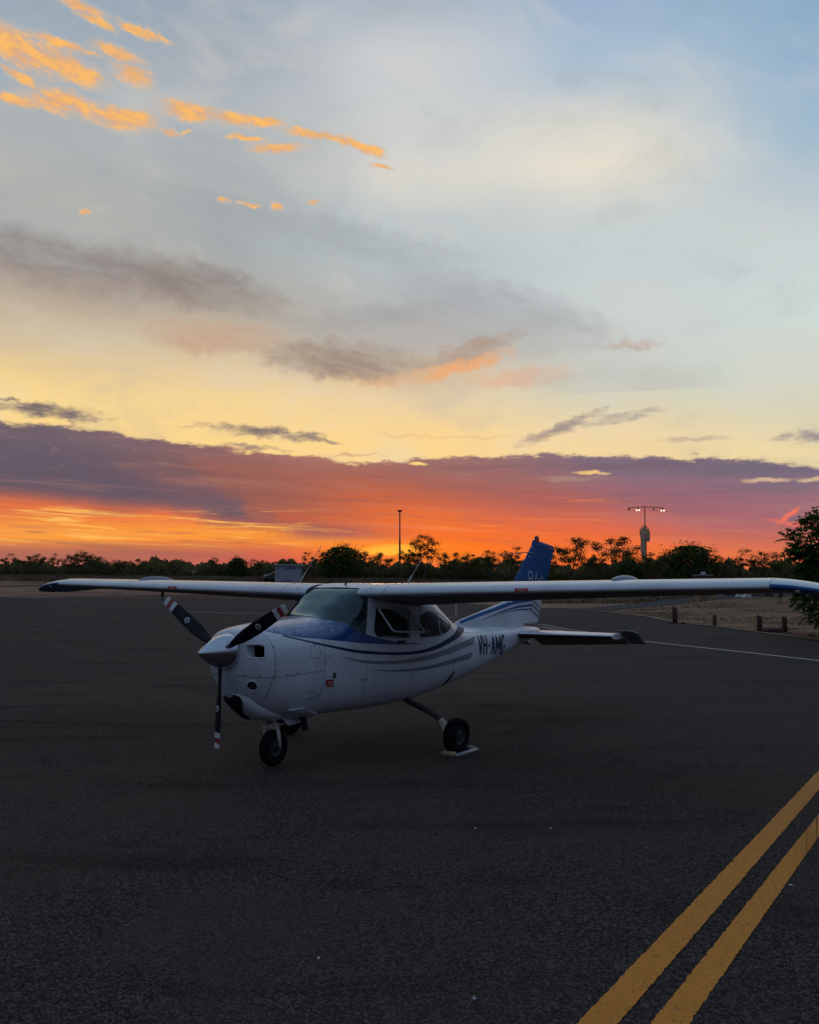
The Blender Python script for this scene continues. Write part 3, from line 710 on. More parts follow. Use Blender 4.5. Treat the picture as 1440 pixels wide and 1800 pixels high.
# front pillar strip beside the windscreen
def strip(name, top, bot, m, off=.0025, rows=3, sgn=1, parent=plane, n=6, sf=None):
    "decal between two (s,z) lines on the body side"
    A = catmull(top, n); B = catmull(bot, n); V = []; F = []
    for a, b in zip(A, B):
        for r in range(rows+1):
            t = r/rows; s, z = a[0]+(b[0]-a[0])*t, a[1]+(b[1]-a[1])*t
            V.append(onside(s, z, off, sgn) if sf is None else sf(s, z, off, sgn))
    R = rows+1
    for i in range(len(A)-1):
        for r in range(rows): F.append((i*R+r, i*R+r+1, (i+1)*R+r+1, (i+1)*R+r))
    if sgn < 0: F = [f[::-1] for f in F]
    return obj(name, V, F, m, parent)
for sg in (1, -1):
    strip('blue_stripe', [(.854,1.478),(1.17,1.408),(1.71,1.308),(2.136,1.249),(2.86,1.190),(3.39,1.190),(3.857,1.246),(4.334,1.343),(4.60,1.425),(4.90,1.452)],
          [(.843,1.468),(1.161,1.393),(1.708,1.280),(2.136,1.213),(2.86,1.155),(3.39,1.148),(3.857,1.182),(4.424,1.276),(4.78,1.350),(5.10,1.405)], M['navy'], sgn=sg)
    strip('grey_stripe', [(1.686,1.206),(2.137,1.135),(2.734,1.092),(3.395,1.106),(4.031,1.157),(4.62,1.222),(5.20,1.285)],
          [(1.686,1.205),(2.137,1.106),(2.735,1.053),(3.397,1.045),(4.033,1.080),(4.60,1.127),(5.10,1.178)], M['grey_stripe'], sgn=sg)
    strip('lower_grey_stripe', [(2.255,1.019),(2.742,.977),(3.405,.966),(4.042,.998),(4.55,1.028),(5.06,1.062)],
          [(2.255,1.018),(2.745,.955),(3.411,.927),(4.054,.940),(4.53,.957),(4.99,.978)], M['silver_blue'], sgn=sg)
# registration letters on the boom
def arc(cx, cy, rx, ry, a0, a1, n=10): return [(cx+rx*cos(radians(a0+(a1-a0)*k/n)), cy+ry*sin(radians(a0+(a1-a0)*k/n))) for k in range(n+1)]
GLY = {'V': [[(0,1),(.5,0),(1,1)]], 'H': [[(0,0),(0,1)],[(1,0),(1,1)],[(0,.5),(1,.5)]], '-': [[(.1,.47),(.9,.47)]], 'A': [[(0,0),(.5,1),(1,0)],[(.2,.32),(.8,.32)]],
       'M': [[(0,0),(0,1),(.5,.25),(1,1),(1,0)]], 'G': [arc(.5,.5,.5,.5,45,335,16)+[(1,.45),(.55,.45)]], 'B': [[(0,0),(0,1)]+arc(.55,.76,.4,.24,90,-90,8)+[(0,.52)],[(.5,.52)]+arc(.55,.26,.45,.26,90,-90,8)+[(0,0)]],
       'S': [arc(.5,.74,.45,.26,30,270,10)+arc(.5,.24,.45,.24,90,-150,10)]}
def letters(name, txt, s0, s1, zb, zt, m, fn, sgn, wd, gap=.32, par=plane, off=.004):
    "txt laid out between stations s0..s1; zb, zt are (start, end) heights"
    wch = [(.62 if c == '-' else (1.25 if c == 'M' else 1.)) for c in txt]; tot = sum(wch)+gap*(len(txt)-1); V = []; F = []; x = 0; st_n = 0
    for c, wc in zip(txt, wch):
        for pl in GLY[c]:
            st_n += 1; Q = []
            for a, b in zip(pl, pl[1:]):
                n = max(1, int(hypot(a[0]-b[0], a[1]-b[1])*6)); Q += [(a[0]+(b[0]-a[0])*k/n, a[1]+(b[1]-a[1])*k/n) for k in range(n)]
            Q.append(pl[-1]); W = []
            for q in Q:
                u = (x+q[0]*wc)/tot; s_ = s0+(s1-s0)*u; z0 = zb[0]+(zb[1]-zb[0])*u; z1 = zt[0]+(zt[1]-zt[0])*u; W.append((s_, z0+(z1-z0)*q[1]))
            base = len(V)
            for k, (a, b) in enumerate(W):
                d = Vector((W[min(k+1, len(W)-1)][0]-W[max(k-1, 0)][0], W[min(k+1, len(W)-1)][1]-W[max(k-1, 0)][1], 0)).normalized(); nx, nz = -d.y*wd/2, d.x*wd/2
                e = .5*wd if (k in (0, len(W)-1) and len(pl) == 2 and c in 'H') else 0
                o_ = off+.0006*(st_n % 3)
                V.append(fn(a+nx, b+nz, o_, sgn)); V.append(fn(a-nx, b-nz, o_, sgn))
                if k: F.append((base+2*k-2, base+2*k-1, base+2*k+1, base+2*k))
        x += wc+gap
    return obj(name, V, F, m, par, False)
letters('registration', 'VH-AMG', 5.29, 6.29, (1.012, .962), (1.290, 1.246), M['navy'], onside, 1, .042, .50)
letters('registration', 'VH-AMG', 6.29, 5.29, (.962, 1.012), (1.246, 1.290), M['navy'], onside, -1, .042, .50)
# ---- cowl details
def duct(P, depth, m, name):
    V = []; F = []; n = len(P); cs = Vector((0,0,0))
    for s, t in P:
        q = S(s, t); V += [q, q+Vector((-depth, -copysign(.10, q.y), 0))]
    for i in range(n): F.append((2*i, 2*i+1, 2*((i+1) % n)+1, 2*((i+1) % n)))
    F.append(tuple(2*i+1 for i in range(n))); return obj(name, V, F, m, plane, False)
def duct2(P, name):
    V = []; F = []; mi = []; n = len(P)
    for s, t in P:
        q = S(s, t); sg = copysign(1, q.y); x1 = min(q.x, -.56)-.02
        V += [q, Vector((x1, q.y*.94 if abs(q.y) < .28 else q.y-.03*sg, q.z)), Vector((x1-.22, q.y-.08*sg, q.z))]
    for i in range(n):
        j = (i+1) % n; F += [(3*i, 3*i+1, 3*j+1, 3*j), (3*i+1, 3*i+2, 3*j+2, 3*j+1)]; mi += [0, 1]
    F.append(tuple(3*i+2 for i in range(n))); mi.append(1); return obj(name, V, F, [M['white'], M['inner']], plane, False, mi)
duct2(HOLES['inl_l'], 'air_inlet'); duct2(HOLES['inl_r'], 'air_inlet')
# lip of the inlet
for k in ('inl_l', 'inl_r'): outline('inlet_lip', HOLES[k], .009, M['white'], 0)
lamp = duct(HOLES['lamp'], .05, M['steel'], 'landing_light'); outline('lamp_bezel', HOLES['lamp'], .008, M['white'], .001)
def seam(pts, name='panel_seam', r=.0028, m=None, sgn=1):
    Q = catmull([(s, z) for s, z in pts], 6); mb = MB(); mb.tube([onside(s, z, 0, sgn) for s, z in Q], r, 5); return mb.build(name, m or M['seam'], plane)
for sg in (1, -1):
    seam([(.45,1.058),(.50,1.046),(.67,1.036),(1.0,1.05),(1.41,1.072)], sgn=sg)
    seam([(.60,1.54),(.64,1.45),(.66,1.347),(.675,1.20),(.675,1.046)], sgn=sg)
    seam([(.675,1.04),(.675,.92),(.70,.80)], sgn=sg)
    seam([(1.41,1.40),(1.42,1.25),(1.41,1.07),(1.40,.90),(1.38,.72)], sgn=sg, r=.0018)
    seam([(2.22,1.40),(2.20,1.15),(2.19,.90),(2.20,.68)], sgn=sg, r=.0018); seam([(3.22,1.74),(3.24,1.35),(3.20,1.0),(3.14,.72),(2.9,.66),(2.20,.68)], sgn=sg, r=.0018)
    seam([(1.20,1.358),(1.33,1.352),(1.31,1.221),(1.18,1.229),(1.20,1.358)], 'oil_hatch', .0022, sgn=sg)
mb = MB()
for s, z in [(.66,1.53),(.665,1.36),(.69,1.10),(.68,1.03),(.70,1.055),(.47,1.065),(.55,1.058),(.84,1.062),(.98,1.075),(1.15,1.10),(1.27,1.125),(1.40,1.14),(1.37,1.27),(1.26,1.345),(.60,.86),(.47,1.0)]:
    q = onside(s, z, .001); nn = SN(s, thz(s, z)); mb.lathe([(0, .008), (.003, .007), (.0035, 0)], q, nn, 8)
mb.build('fastener', M['seam'], plane, kind='stuff')
mb = MB(); q = onside(1.584, 1.0, .006); mb.box(q, (.035, .012, .06)); mb.build('latch', M['seam'], plane, False)
strip('red_placard', [(1.443,.962),(1.572,.952)], [(1.46,.885),(1.59,.876)], M['red'], off=.006, n=3)
strip('placard_text', [(1.475,.938),(1.555,.932)], [(1.477,.930),(1.557,.924)], M['bandw'], off=.008, n=3); strip('placard_text', [(1.48,.912),(1.56,.906)], [(1.482,.903),(1.562,.897)], M['bandw'], off=.008, n=3)
for k in range(5):
    s0 = 1.17+k*.042
    seam([(s0, .765), (s0+.035, .84)], 'louvre', .008, M['white']); seam([(s0+.016, .765), (s0+.051, .84)], 'louvre_gap', .004)
seam([(1.15,.85),(1.40,.835)], 'louvre_seam', .003)
seam([(2.10,.93),(2.10,.905),(2.20,.905)], 'step_bracket', .006, M['steel'])
# door handle and lettering mark under the front window
mb = MB(); 
for ds in (0, .05, .085, .125): mb.box(onside(2.86+ds, 1.316, .006), (.022, .012, .034 if ds else .055))
mb.build('door_handle', M['seam'], plane, False)
# foot step recess near the tail of the cabin
strip('step_recess', [(4.28,.662),(4.34,.755),(4.39,.81),(4.44,.845),(4.465,.85)], [(4.285,.625),(4.35,.635),(4.41,.69),(4.45,.77),(4.468,.845)], M['inner'], off=.004)
# cowl flap, exhaust, chin intake
def quadplate(name, P, th, m):
    a, b, c, d = (Vector(p) for p in P); n = (b-a).cross(d-a).normalized()*th
    return obj(name, [a, b, c, d, a+n, b+n, c+n, d+n], [(0,1,2,3),(7,6,5,4),(0,4,5,1),(1,5,6,2),(2,6,7,3),(3,7,4,0)], m, plane, False)
quadplate('cowl_flap', [(-.98,.40,.655),(-1.20,.43,.66),(-1.52,.37,.555),(-1.44,.20,.47)], .012, M['white'])
quadplate('cowl_flap', [(-.98,-.40,.655),(-1.44,-.20,.47),(-1.52,-.37,.555),(-1.20,-.43,.66)], .012, M['white'])
mb = MB(); mb.tube([(-1.32,.27,.55),(-1.38,.28,.50),(-1.40,.285,.385)], .036, 14, cap=False); mb.tube([(-1.32,.27,.55),(-1.38,.28,.50),(-1.399,.285,.39)], .028, 14); mb.build('exhaust_pipe', M['black'], plane)
# chin fairing below the cowl
mb = MB(); V = []; F = []; n = 20; st = [(.455,.02,.84,.87),(.49,.09,.77,.86),(.58,.15,.675,.81),(.75,.20,.565,.70),(1.0,.21,.51,.62),(1.25,.18,.505,.58)]
for s, w, zb, zt in st:
    for k in range(n+1):
        a = -pi/2+pi*k/n; V.append((-s, (w+.03)*sin(a), zt-(zt-zb)*max(0, cos(a))**.7))
for i in range(len(st)-1):
    for k in range(n):
        F.append((i*(n+1)+k, (i+1)*(n+1)+k, (i+1)*(n+1)+k+1, i*(n+1)+k+1))
obj('chin_fairing', V, F, M['white'], plane)
# dark lower intake set in the front of the chin
def chin(s, a, off=0.):
    for (s0, w0, b0, t0), (s1, w1, b1, t1) in zip(st, st[1:]):
        if s <= s1 or s1 == st[-1][0]:
            q = (s-s0)/(s1-s0); w, zb, zt = w0+(w1-w0)*q, b0+(b1-b0)*q, t0+(t1-t0)*q; break
    return Vector((-s+off*.6, (w+.03+off*.5)*sin(a), zt-(zt-zb+off)*max(0, cos(a))**.7))
V = []; F = []; CI = catmull([(.462,-75,84),(.49,-50,82),(.52,-30,74),(.56,-16,40),(.62,-12,18),(.72,-12,12),(.92,-12,11)], 5)
for s0, a0, a1 in CI:
    for k in range(7): V.append(chin(s0, radians(a0+(a1-a0)*k/6), .010))
for i in range(len(CI)-1):
    for k in range(6): F.append((i*7+k, i*7+k+1, (i+1)*7+k+1, (i+1)*7+k))
obj('lower_intake', V, F, M['inner'], plane)
# ---- spinner and propeller
ZH = 1.3106; SP = .30
mb = MB(); mb.lathe([(0,0),(.006,.008),(.03,.028),(.08,.062),(.14,.098),(.20,.130),(.27,.159),(.34,.178),(.41,.188),(.45,.190),(.455,.185),(.455,0)], (0,0,ZH), (-1,0,0), 48)
mb.build('spinner', M['chrome'], plane)
mb = MB(); mb.lathe([(.0,.155),(.05,.155),(.05,0)], (-.455,0,ZH), (-1,0,0), 40); mb.build('spinner_backplate', M['steel'], plane)
def blade(phdeg):
    a = radians(phdeg); d = Vector((0, -sin(a), -cos(a))); t = Vector((0, cos(a), -sin(a))); fw = Vector((1, 0, 0)); C = Vector((-SP-.03, 0, ZH))
    st = [(.10,.055,.055,60),(.16,.058,.052,55),(.22,.080,.040,50),(.30,.112,.030,44),(.42,.136,.023,38),(.58,.142,.018,31),(.74,.132,.014,26),(.848,.120,.012,23),(.849,.120,.012,23),(.905,.113,.011,22),(.906,.113,.011,22),(.960,.104,.009,21),(.961,.104,.009,21),(.995,.100,.008,21),(1.010,.096,.006,21),(1.016,.086,.004,21)]
    V = []; F = []; mi = []; n = 18
    for r, c, th, b in st:
        b = radians(b-7)
        for k in range(n):
            q = 2*pi*k/n; u = cos(q)*.5*c; w = sin(q)*.5*th*(1.0 if c/th < 1.3 else (.75+.5*cos(q)*.6+.25))
            V.append(C+d*r+(t*cos(b)+fw*sin(b))*u+(fw*cos(b)-t*sin(b))*w)
    for i in range(len(st)-1):
        rm = (st[i][0]+st[i+1][0])/2; m_ = 0 if rm < .8485 else (1 if rm < .905 else (2 if rm < .9605 else 1))
        for k in range(n): F.append((i*n+k, i*n+(k+1) % n, (i+1)*n+(k+1) % n, (i+1)*n+k)); mi.append(m_)
    F.append(tuple(range(n-1, -1, -1))); mi.append(0); F.append(tuple((len(st)-1)*n+k for k in range(n))); mi.append(1)
    bl = obj('propeller_blade', V, F, [M['blade'], M['bandw'], M['bandr']], plane, True, mi)
    bb = radians(21); nn = (fw*cos(bb)-t*sin(bb)); c0 = C+d*.60+nn*.012
    mb = MB(); 
    mb.lathe([(0,.034),(.0015,.034),(.0015,.024)], c0, nn, 24); mb.build('badge_ring', M['bandw'], bl)
    mb = MB(); mb.lathe([(.0005,.024),(.0008,0)], c0, nn, 20); mb.build('badge_face', M['rim'], bl)
    e = (t*cos(bb)+fw*sin(bb)); V = [c0+nn*.0022+d*x*.018+e*y*.004 for x, y in ((-1,-1),(1,-1),(1,1),(-1,1))]
    obj('badge_bar', V, [(0,1,2,3)], M['bandw'], bl, False)
    mb = MB(); mb.lathe([(0,.062),(.03,.060)], C+d*.135, d, 24); mb.build('blade_boot', M['steel'], bl)
for k in range(3): blade(1.98+120*k)

# ---- wings
def foil(x, t, cam=.02):
    yt = 5*t*(.2969*sqrt(max(x, 0))-.126*x-.3516*x*x+.2843*x**3-.1015*x**4)*(1.0+.12*x)
    pc = .4; yc = cam/pc**2*(2*pc*x-x*x) if x < pc else cam/(1-pc)**2*((1-2*pc)+2*pc*x-x*x)
    return yc, yt
def wsec(y):
    u = (y-.47)/(5.2-.47); u = min(max(u, 0), 1)
    le = 2.20-.08*u; c = 1.72+(1.16-1.72)*u; zc = 1.925+(2.024-1.925)*u; inc = radians(5.4-5.2*u+2.0*u*u); th = .150-.02*u
    if y > 5.2:
        q = (y-5.2)/.76; q = min(q, 1.)
        c2 = c*sqrt(max(.02, 1-(.93*q)**2.6)); le += (c-c2)*.33; th = .125*(1-.35*q)*(c/c2)**.35; zc -= .11*q**1.8; c = c2
    return le, c, zc, inc, th
def wpt(y, x, up, sgn=1, off=0.):
    le, c, zc, inc, th = wsec(y); yc, yt = foil(x, th); v = (yc+(yt if up else -yt*(.62+.25*min(1., x*2))))*c
    if off: v += off*(1 if up else -1)
    s = le+x*c*cos(inc)+v*sin(inc); z = zc-x*c*sin(inc)+v*cos(inc); return Vector((-s, sgn*y, z))
XS = [0,.002,.006,.014,.026,.042,.065,.095,.14,.20,.28,.38,.48,.58,.66,.73]
def wloft(name, ys, xs, mats, sgn, parent, mfun=None, cap=True):
    loop = [(x, True) for x in reversed(xs)]+[(x, False) for x in xs[(1 if xs[0] == 0 else 0):]]
    V = []; F = []; mi = []; n = len(loop)
    for y in ys:
        for x, up in loop: V.append(wpt(y, x, up, sgn))
    for i in range(len(ys)-1):
        for k in range(n):
            k2 = (k+1) % n
            F.append(((i*n+k), (i*n+k2), ((i+1)*n+k2), ((i+1)*n+k))[::(1 if sgn > 0 else -1)]); mi.append(mfun(ys[i], loop[k], loop[k2]) if mfun else 0)
    if cap:
        F.append(tuple(range(n)) if sgn < 0 else tuple(range(n-1, -1, -1))); mi.append(0)
        e = tuple((len(ys)-1)*n+k for k in range(n)); F.append(e if sgn > 0 else e[::-1]); mi.append(0)
    o = obj(name, V, F, mats, parent, True, mi)
    o.data.update(); 
    return o
def fixn(o):
    bm = bmesh.new(); bm.from_mesh(o.data); bmesh.ops.recalc_face_normals(bm, faces=bm.faces[:])
    for e in bm.edges:
        if len(e.link_faces) == 2 and e.calc_face_angle(0) > radians(50): e.smooth = False
    bm.to_mesh(o.data); bm.free(); return o
TX = [.745,.80,.86,.92,.97,1.0]
for sg in (1, -1):
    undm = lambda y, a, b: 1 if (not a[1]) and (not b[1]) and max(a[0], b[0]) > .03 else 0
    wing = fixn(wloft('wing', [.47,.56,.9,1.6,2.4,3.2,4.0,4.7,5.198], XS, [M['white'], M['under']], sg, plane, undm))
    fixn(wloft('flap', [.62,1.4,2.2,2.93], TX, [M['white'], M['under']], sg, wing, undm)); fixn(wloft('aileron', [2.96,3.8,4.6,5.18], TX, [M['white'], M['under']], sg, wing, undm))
    XT = XS+[.80,.87,.93,.975,1.0]
    def tipm(y, a, b):
        low = (not a[1]) or (not b[1]); x = max(a[0], b[0])
        return 1 if low or x <= .0145 else 0
    fixn(wloft('wing_tip', [5.202,5.25,5.31,5.37,5.43,5.49,5.56,5.62,5.68,5.74,5.80,5.85,5.89,5.92,5.945,5.96], XT, [M['white'], M['blue']], sg, wing, tipm))
    mb = MB(); q = wpt(5.44, .035, False, sg, .0); mb.lathe([(-.01,.026),(.008,.022),(.018,.012),(.021,0)], q, (1, .25*sg, -.35), 16); mb.build('navigation_light', M['lens'], wing)
    # raised fairing on the upper surface
    V = []; F = []; n = 20; m_ = 8
    yc0 = 3.60 if sg > 0 else 3.66; c0 = wpt(yc0, .40, True, sg)
    for i in range(m_+1):
        for k in range(n):
            rr = cos(i/m_*pi/2); a = 2*pi*k/n
            V.append(c0+Vector(((.36*rr*cos(a)), .11*rr*sin(a), .088*sin(i/m_*pi/2)-.03)))
    for i in range(m_):
        for k in range(n): F.append((i*n+k, i*n+(k+1) % n, (i+1)*n+(k+1) % n, (i+1)*n+k))
    obj('fuel_cap_fairing', V, F, M['silver_blue'], wing)
    # red placard on the leading edge
    def patch(name, y0, y1, x0, x1, m, off, up=True, up1=None):
        V = []; F = []
        for i in range(5):
            y = y0+(y1-y0)*i/4
            for j in range(5):
                p = x0+(x1-x0)*j/4; P_ = lambda q: wpt(y, q*q, q > 0, sg)
                tn = P_(p+.004)-P_(p-.004); nn = tn.cross(Vector((0, 1, 0))); nn.normalize()
                if nn.x < 0: nn.negate()
                V.append(P_(p)+nn*off)
        for i in range(4):
            for j in range(4): F.append((i*5+j, i*5+j+1, i*5+6+j, i*5+5+j))
        return obj(name, V, F, m, wing)
    patch('red_placard', 2.52+(.15 if sg < 0 else .03), 2.68+(.15 if sg < 0 else .03), .085, -.055, M['red'], .0035)
    dpl = .15 if sg < 0 else .03; patch('placard_text', 2.56+dpl, 2.64+dpl, .045, .030, M['bandw'], .006); patch('placard_text', 2.55+dpl, 2.65+dpl, -.005, -.020, M['bandw'], .006)
    patch('stall_strip', 1.18, 1.62, -.15, -.18, M['lens'], .008); patch('stall_strip', .84, .96, -.15, -.175, M['steel'], .006)
    # panel joint at the wing root
    mb = MB(); mb.tube([wpt(.80, x, True, sg) for x in (.5,.3,.15,.06,.02,.004,0)]+[wpt(.80, x, False, sg) for x in (.004,.02,.05)], .0035, 5); mb.build('wing_panel_seam', M['seam'], wing)
    mb = MB(); 
    for yy in (.53, .57):
        mb.lathe([(0,.009),(.004,.008),(.005,0)], wpt(yy, .012+(yy-.53)*.3, True, sg), (1,0,.5), 8)
    mb.build('wing_fastener', M['seam'], wing, kind='stuff')
# tie-down ring / pitot under the starboard wing, antenna on the starboard tip side
mb = MB(); q = wpt(3.38, .30, False, -1); mb.tube([q, q+Vector((0,0,-.07))], .02, 8); mb.build('tie_down_fitting', M['black'], plane)
mb = MB(); q2 = q+Vector((.01,0,-.10)); mb.lathe([(-.03,0),(-.026,.016),(-.012,.028),(0,.031),(.012,.028),(.026,.016),(.03,0)], q2, (0,0,1), 12); mb.build('tie_down_ball', M['bandw'], plane)
# root fillets joining wing and cabin roof
for sg in (1, -1):
    V = []; F = []; Xr = XS; R = 6
    loop = [(x, True) for x in reversed(Xr)]+[(x, False) for x in Xr[1:]]
    # handled by extending the roof skin: short fairing from roof side to wing rib
    for x, up in loop:
        a = wpt(.475, x, up, sg); b = Vector((a.x, sg*.40, a.z-.005 if up else a.z)); V += [a, b]
    for i in range(len(loop)-1): F.append((2*i, 2*i+1, 2*i+3, 2*i+2))
    obj('wing_root_fairing', V, F, M['white'], plane)
# roof antennas
def whip(y, s, tip, name='whip_antenna'):
    b = Vector((-s, y, 2.06)); t = Vector(tip); mb = MB()
    mb.tube([b-Vector((0,0,.03)), b+(t-b)*.08, b+(t-b)*.30], [.026,.016,.007], 10, flat=.5); mb.tube([b+(t-b)*.29, t], [.006,.0035], 8); mb.build(name, M['antenna'], plane)
whip(.78, 2.75, (-3.12, .78, 2.40)); whip(-.95, 2.75, (-3.16, -.92, 2.56))
mb = MB(); mb.tube([(-2.45,.04,2.02),(-2.46,.04,2.06),(-2.48,.04,2.12)], [.014,.012,.004], 8); mb.build('temperature_probe', M['black'], plane)

# ---- open front window: frame hinged along its top, swung outwards
PW = rounded([(2.40,0.),(3.07,.015),(3.14,-.36),(2.44,-.345)], .045)
def popen(u, w, out=0.):
    # u = s, w = height below the hinge line
    a = radians(36); top = onside(u if u < 3.1 else 3.1, 1.745, .01); L = -w
    return Vector((-(u+.0), top.y+L*sin(a)+.006*0+out*cos(a), 1.748-(u-2.40)*.035-L*cos(a)+out*sin(a)))
mb = MB(); Q = [popen(u, w) for u, w in PW]; mb.tube(Q+[Q[0]], .012, 8, cap=False); mb.build('open_window_frame', M['frame'], plane)
obj('open_window_pane', Q, [tuple(range(len(Q)))], M['paneglass'], plane, False)
mb = MB(); mb.tube([popen(2.86,-.33), onside(2.86,1.40,-.02)], .006, 6); mb.build('window_stay', M['steel'], plane)

# ---- tail
def fin_line_le(z): return 6.81+(z-1.77)*(7.905-6.81)/(2.80-1.77)
def dorsal(z): return 5.15+(max(z, 1.47)-1.47)*(6.81-5.15)/(1.77-1.47)
def fin_te(z): return 8.02+(z-1.36)*(8.20-8.02)/.40 if z < 1.76 else 8.20+(z-1.76)*(8.80-8.20)/(2.76-1.76)
def fin_half(s, z):
    le, te = fin_line_le(z), fin_te(z)
    if z < 1.77: 
        led = dorsal(z)
    else: led = le
    c = te-led; x = (s-led)/c
    t = .085 if z > 1.77 else .085*(te-le)/c*1.0
    x = min(max(x, 0), 1); return foil(x, t, 0)[1]*c
def fin_srf(s, z, off=0., sgn=1): return Vector((-s, sgn*(fin_half(s, z)+off), z))
def finpart(name, z0, z1, x0, x1, mats, nz=14, mz=None, gap=0.):
    V = []; F = []; mi = []; nx = 16; zs = [z0+(z1-z0)*i/nz for i in range(nz+1)]
    for z in zs:
        led = fin_line_le(z) if z >= 1.77 else dorsal(z)
        te = fin_te(z); hinge = te-.36*(te-fin_line_le(z))
        a, b = (led, hinge-gap) if x0 == 0 else (hinge+gap, te)
        ring = []
        for k in range(nx+1):
            u = k/nx; u = u*u if x0 == 0 else u; s = a+(b-a)*u; ring.append((s, 1))
        ring2 = [(s, -1) for s, _ in reversed(ring[(1 if x0 == 0 else 0):])]
        L = ring+ring2
        for s, sg in L: V.append(fin_srf(s, z, 0, sg))
    n = len(L)
    for i in range(nz):
        for k in range(n): F.append((i*n+k, i*n+(k+1) % n, (i+1)*n+(k+1) % n, (i+1)*n+k)); mi.append(mz((zs[i]+zs[i+1])/2) if mz else 0)
    F += [tuple(range(n-1, -1, -1)), tuple(nz*n+k for k in range(n))]; mi += [mi[0], mi[-1]]
    return fixn(obj(name, V, F, mats, plane, True, mi))
mzf = lambda z: 1 if z > 1.80 else 0
fin = finpart('fin', 1.30, 2.70, 0, 1, [M['white'], M['blue']], 28, mzf, .004)
rud = finpart('rudder', 1.40, 2.70, 1, 0, [M['white'], M['blue']], 26, mzf, .004)
# rounded fin cap
V = []; F = []; nz = 8; L = 24
for i in range(nz+1):
    q = i/nz; 
    for k in range(L):
        a = 2*pi*k/L; u = (1-cos(a))/2; sgy = sin(a)
        z0 = 2.706; le, te = fin_line_le(z0), fin_te(z0)+.02
        led = le+.10*q; ted = te-.04*q*q
        s = led+(ted-led)*u; top = 2.83-.085*u-.05*max(0, u-.75)*4*max(0, u-.75)
        z = z0+(top-z0)*sin(q*pi/2); V.append((-s, sgy*.05*cos(q*pi/2)**.8*(1-.5*u), z))
for i in range(nz):
    for k in range(L): F.append((i*L+k, i*L+(k+1) % L, (i+1)*L+(k+1) % L, (i+1)*L+k))
F.append(tuple(nz*L+k for k in range(L)))
fixn(obj('fin_cap', V, F, M['blue'], plane))
mb = MB(); mb.lathe([(0,.04),(.05,.045),(.08,.04),(.10,.022),(.106,0)], (-8.03,0,2.80), (0,0,1), 18); mb.build('beacon', M['redlens'], plane)
for z_, r_ in ((2.55,0),):
    for sg in (1,-1):
        mb = MB(); mb.tube([(-7.70,sg*.02,2.60),(-7.66,sg*.05,2.60),(-7.30,sg*.33,2.56)], [.012,.007,.004], 8); mb.build('nav_antenna', M['antenna'], plane)
mb = MB(); mb.lathe([(-.012,0),(-.008,.014),(.004,.016),(.012,0)], (-7.67,.035,2.52), (0,1,0), 12); mb.build('tail_light', M['lens'], plane)
for sg in (1, -1):
    sf = lambda s, z, off, g_: fin_srf(s, z, off, g_)
    strip('fin_stripe', [(5.30,1.494),(6.2,1.657),(6.79,1.763),(6.93,1.80),(7.3,1.80),(7.78,1.80)], [(5.30,1.455),(6.2,1.60),(6.80,1.69),(6.95,1.715),(7.3,1.745),(7.78,1.765)], M['blue'], sgn=sg, sf=sf, off=.003)
    strip('fin_stripe', [(5.95,1.50),(6.6,1.62),(7.1,1.685),(7.5,1.708),(7.82,1.71)], [(5.95,1.495),(6.6,1.60),(7.1,1.655),(7.5,1.675),(7.82,1.675)], M['blue'], sgn=sg, sf=sf, off=.004)
    strip('fin_stripe', [(6.5,1.575),(7.0,1.625),(7.4,1.64),(7.78,1.64)], [(6.5,1.572),(7.0,1.612),(7.4,1.620),(7.78,1.615)], M['blue'], sgn=sg, sf=sf, off=.004)
    for zz, dz in ((1.775,.03),(1.695,.045),(1.60,.05)):
        strip('fin_grey_stripe', [(7.62,zz+.035),(7.80,zz+.0),(8.0,zz-.06),(8.12,zz-.11)], [(7.64,zz+.02),(7.80,zz-.03),(8.0,zz-.06-dz),(8.11,zz-.11-dz)], M['silver_blue'], sgn=sg, sf=sf, off=.005)
    for k in range(5):
        z = 1.95+.0*k; sA = -.05-.055*k
        mb = MB(); mb.tube([fin_srf(fin_te(1.86)+sA, 1.86, .0, sg), fin_srf(fin_te(2.66)+sA, 2.66, .0, sg)], .006, 6); mb.build('rudder_rib', M['blue'], rud)
for sg in (1, -1):
    letters('tail_lettering', 'BA', 7.60, 7.99, (2.03, 2.02), (2.275, 2.25), M['frame'], fin_srf, sg, .020, .45)
    letters('tail_lettering', 'S', 8.10, 8.24, (1.95, 1.95), (2.18, 2.18), M['frame'], fin_srf, sg, .020)
    letters('tail_lettering', '-', 8.00, 8.08, (2.05, 2.05), (2.23, 2.23), M['frame'], fin_srf, sg, .020)
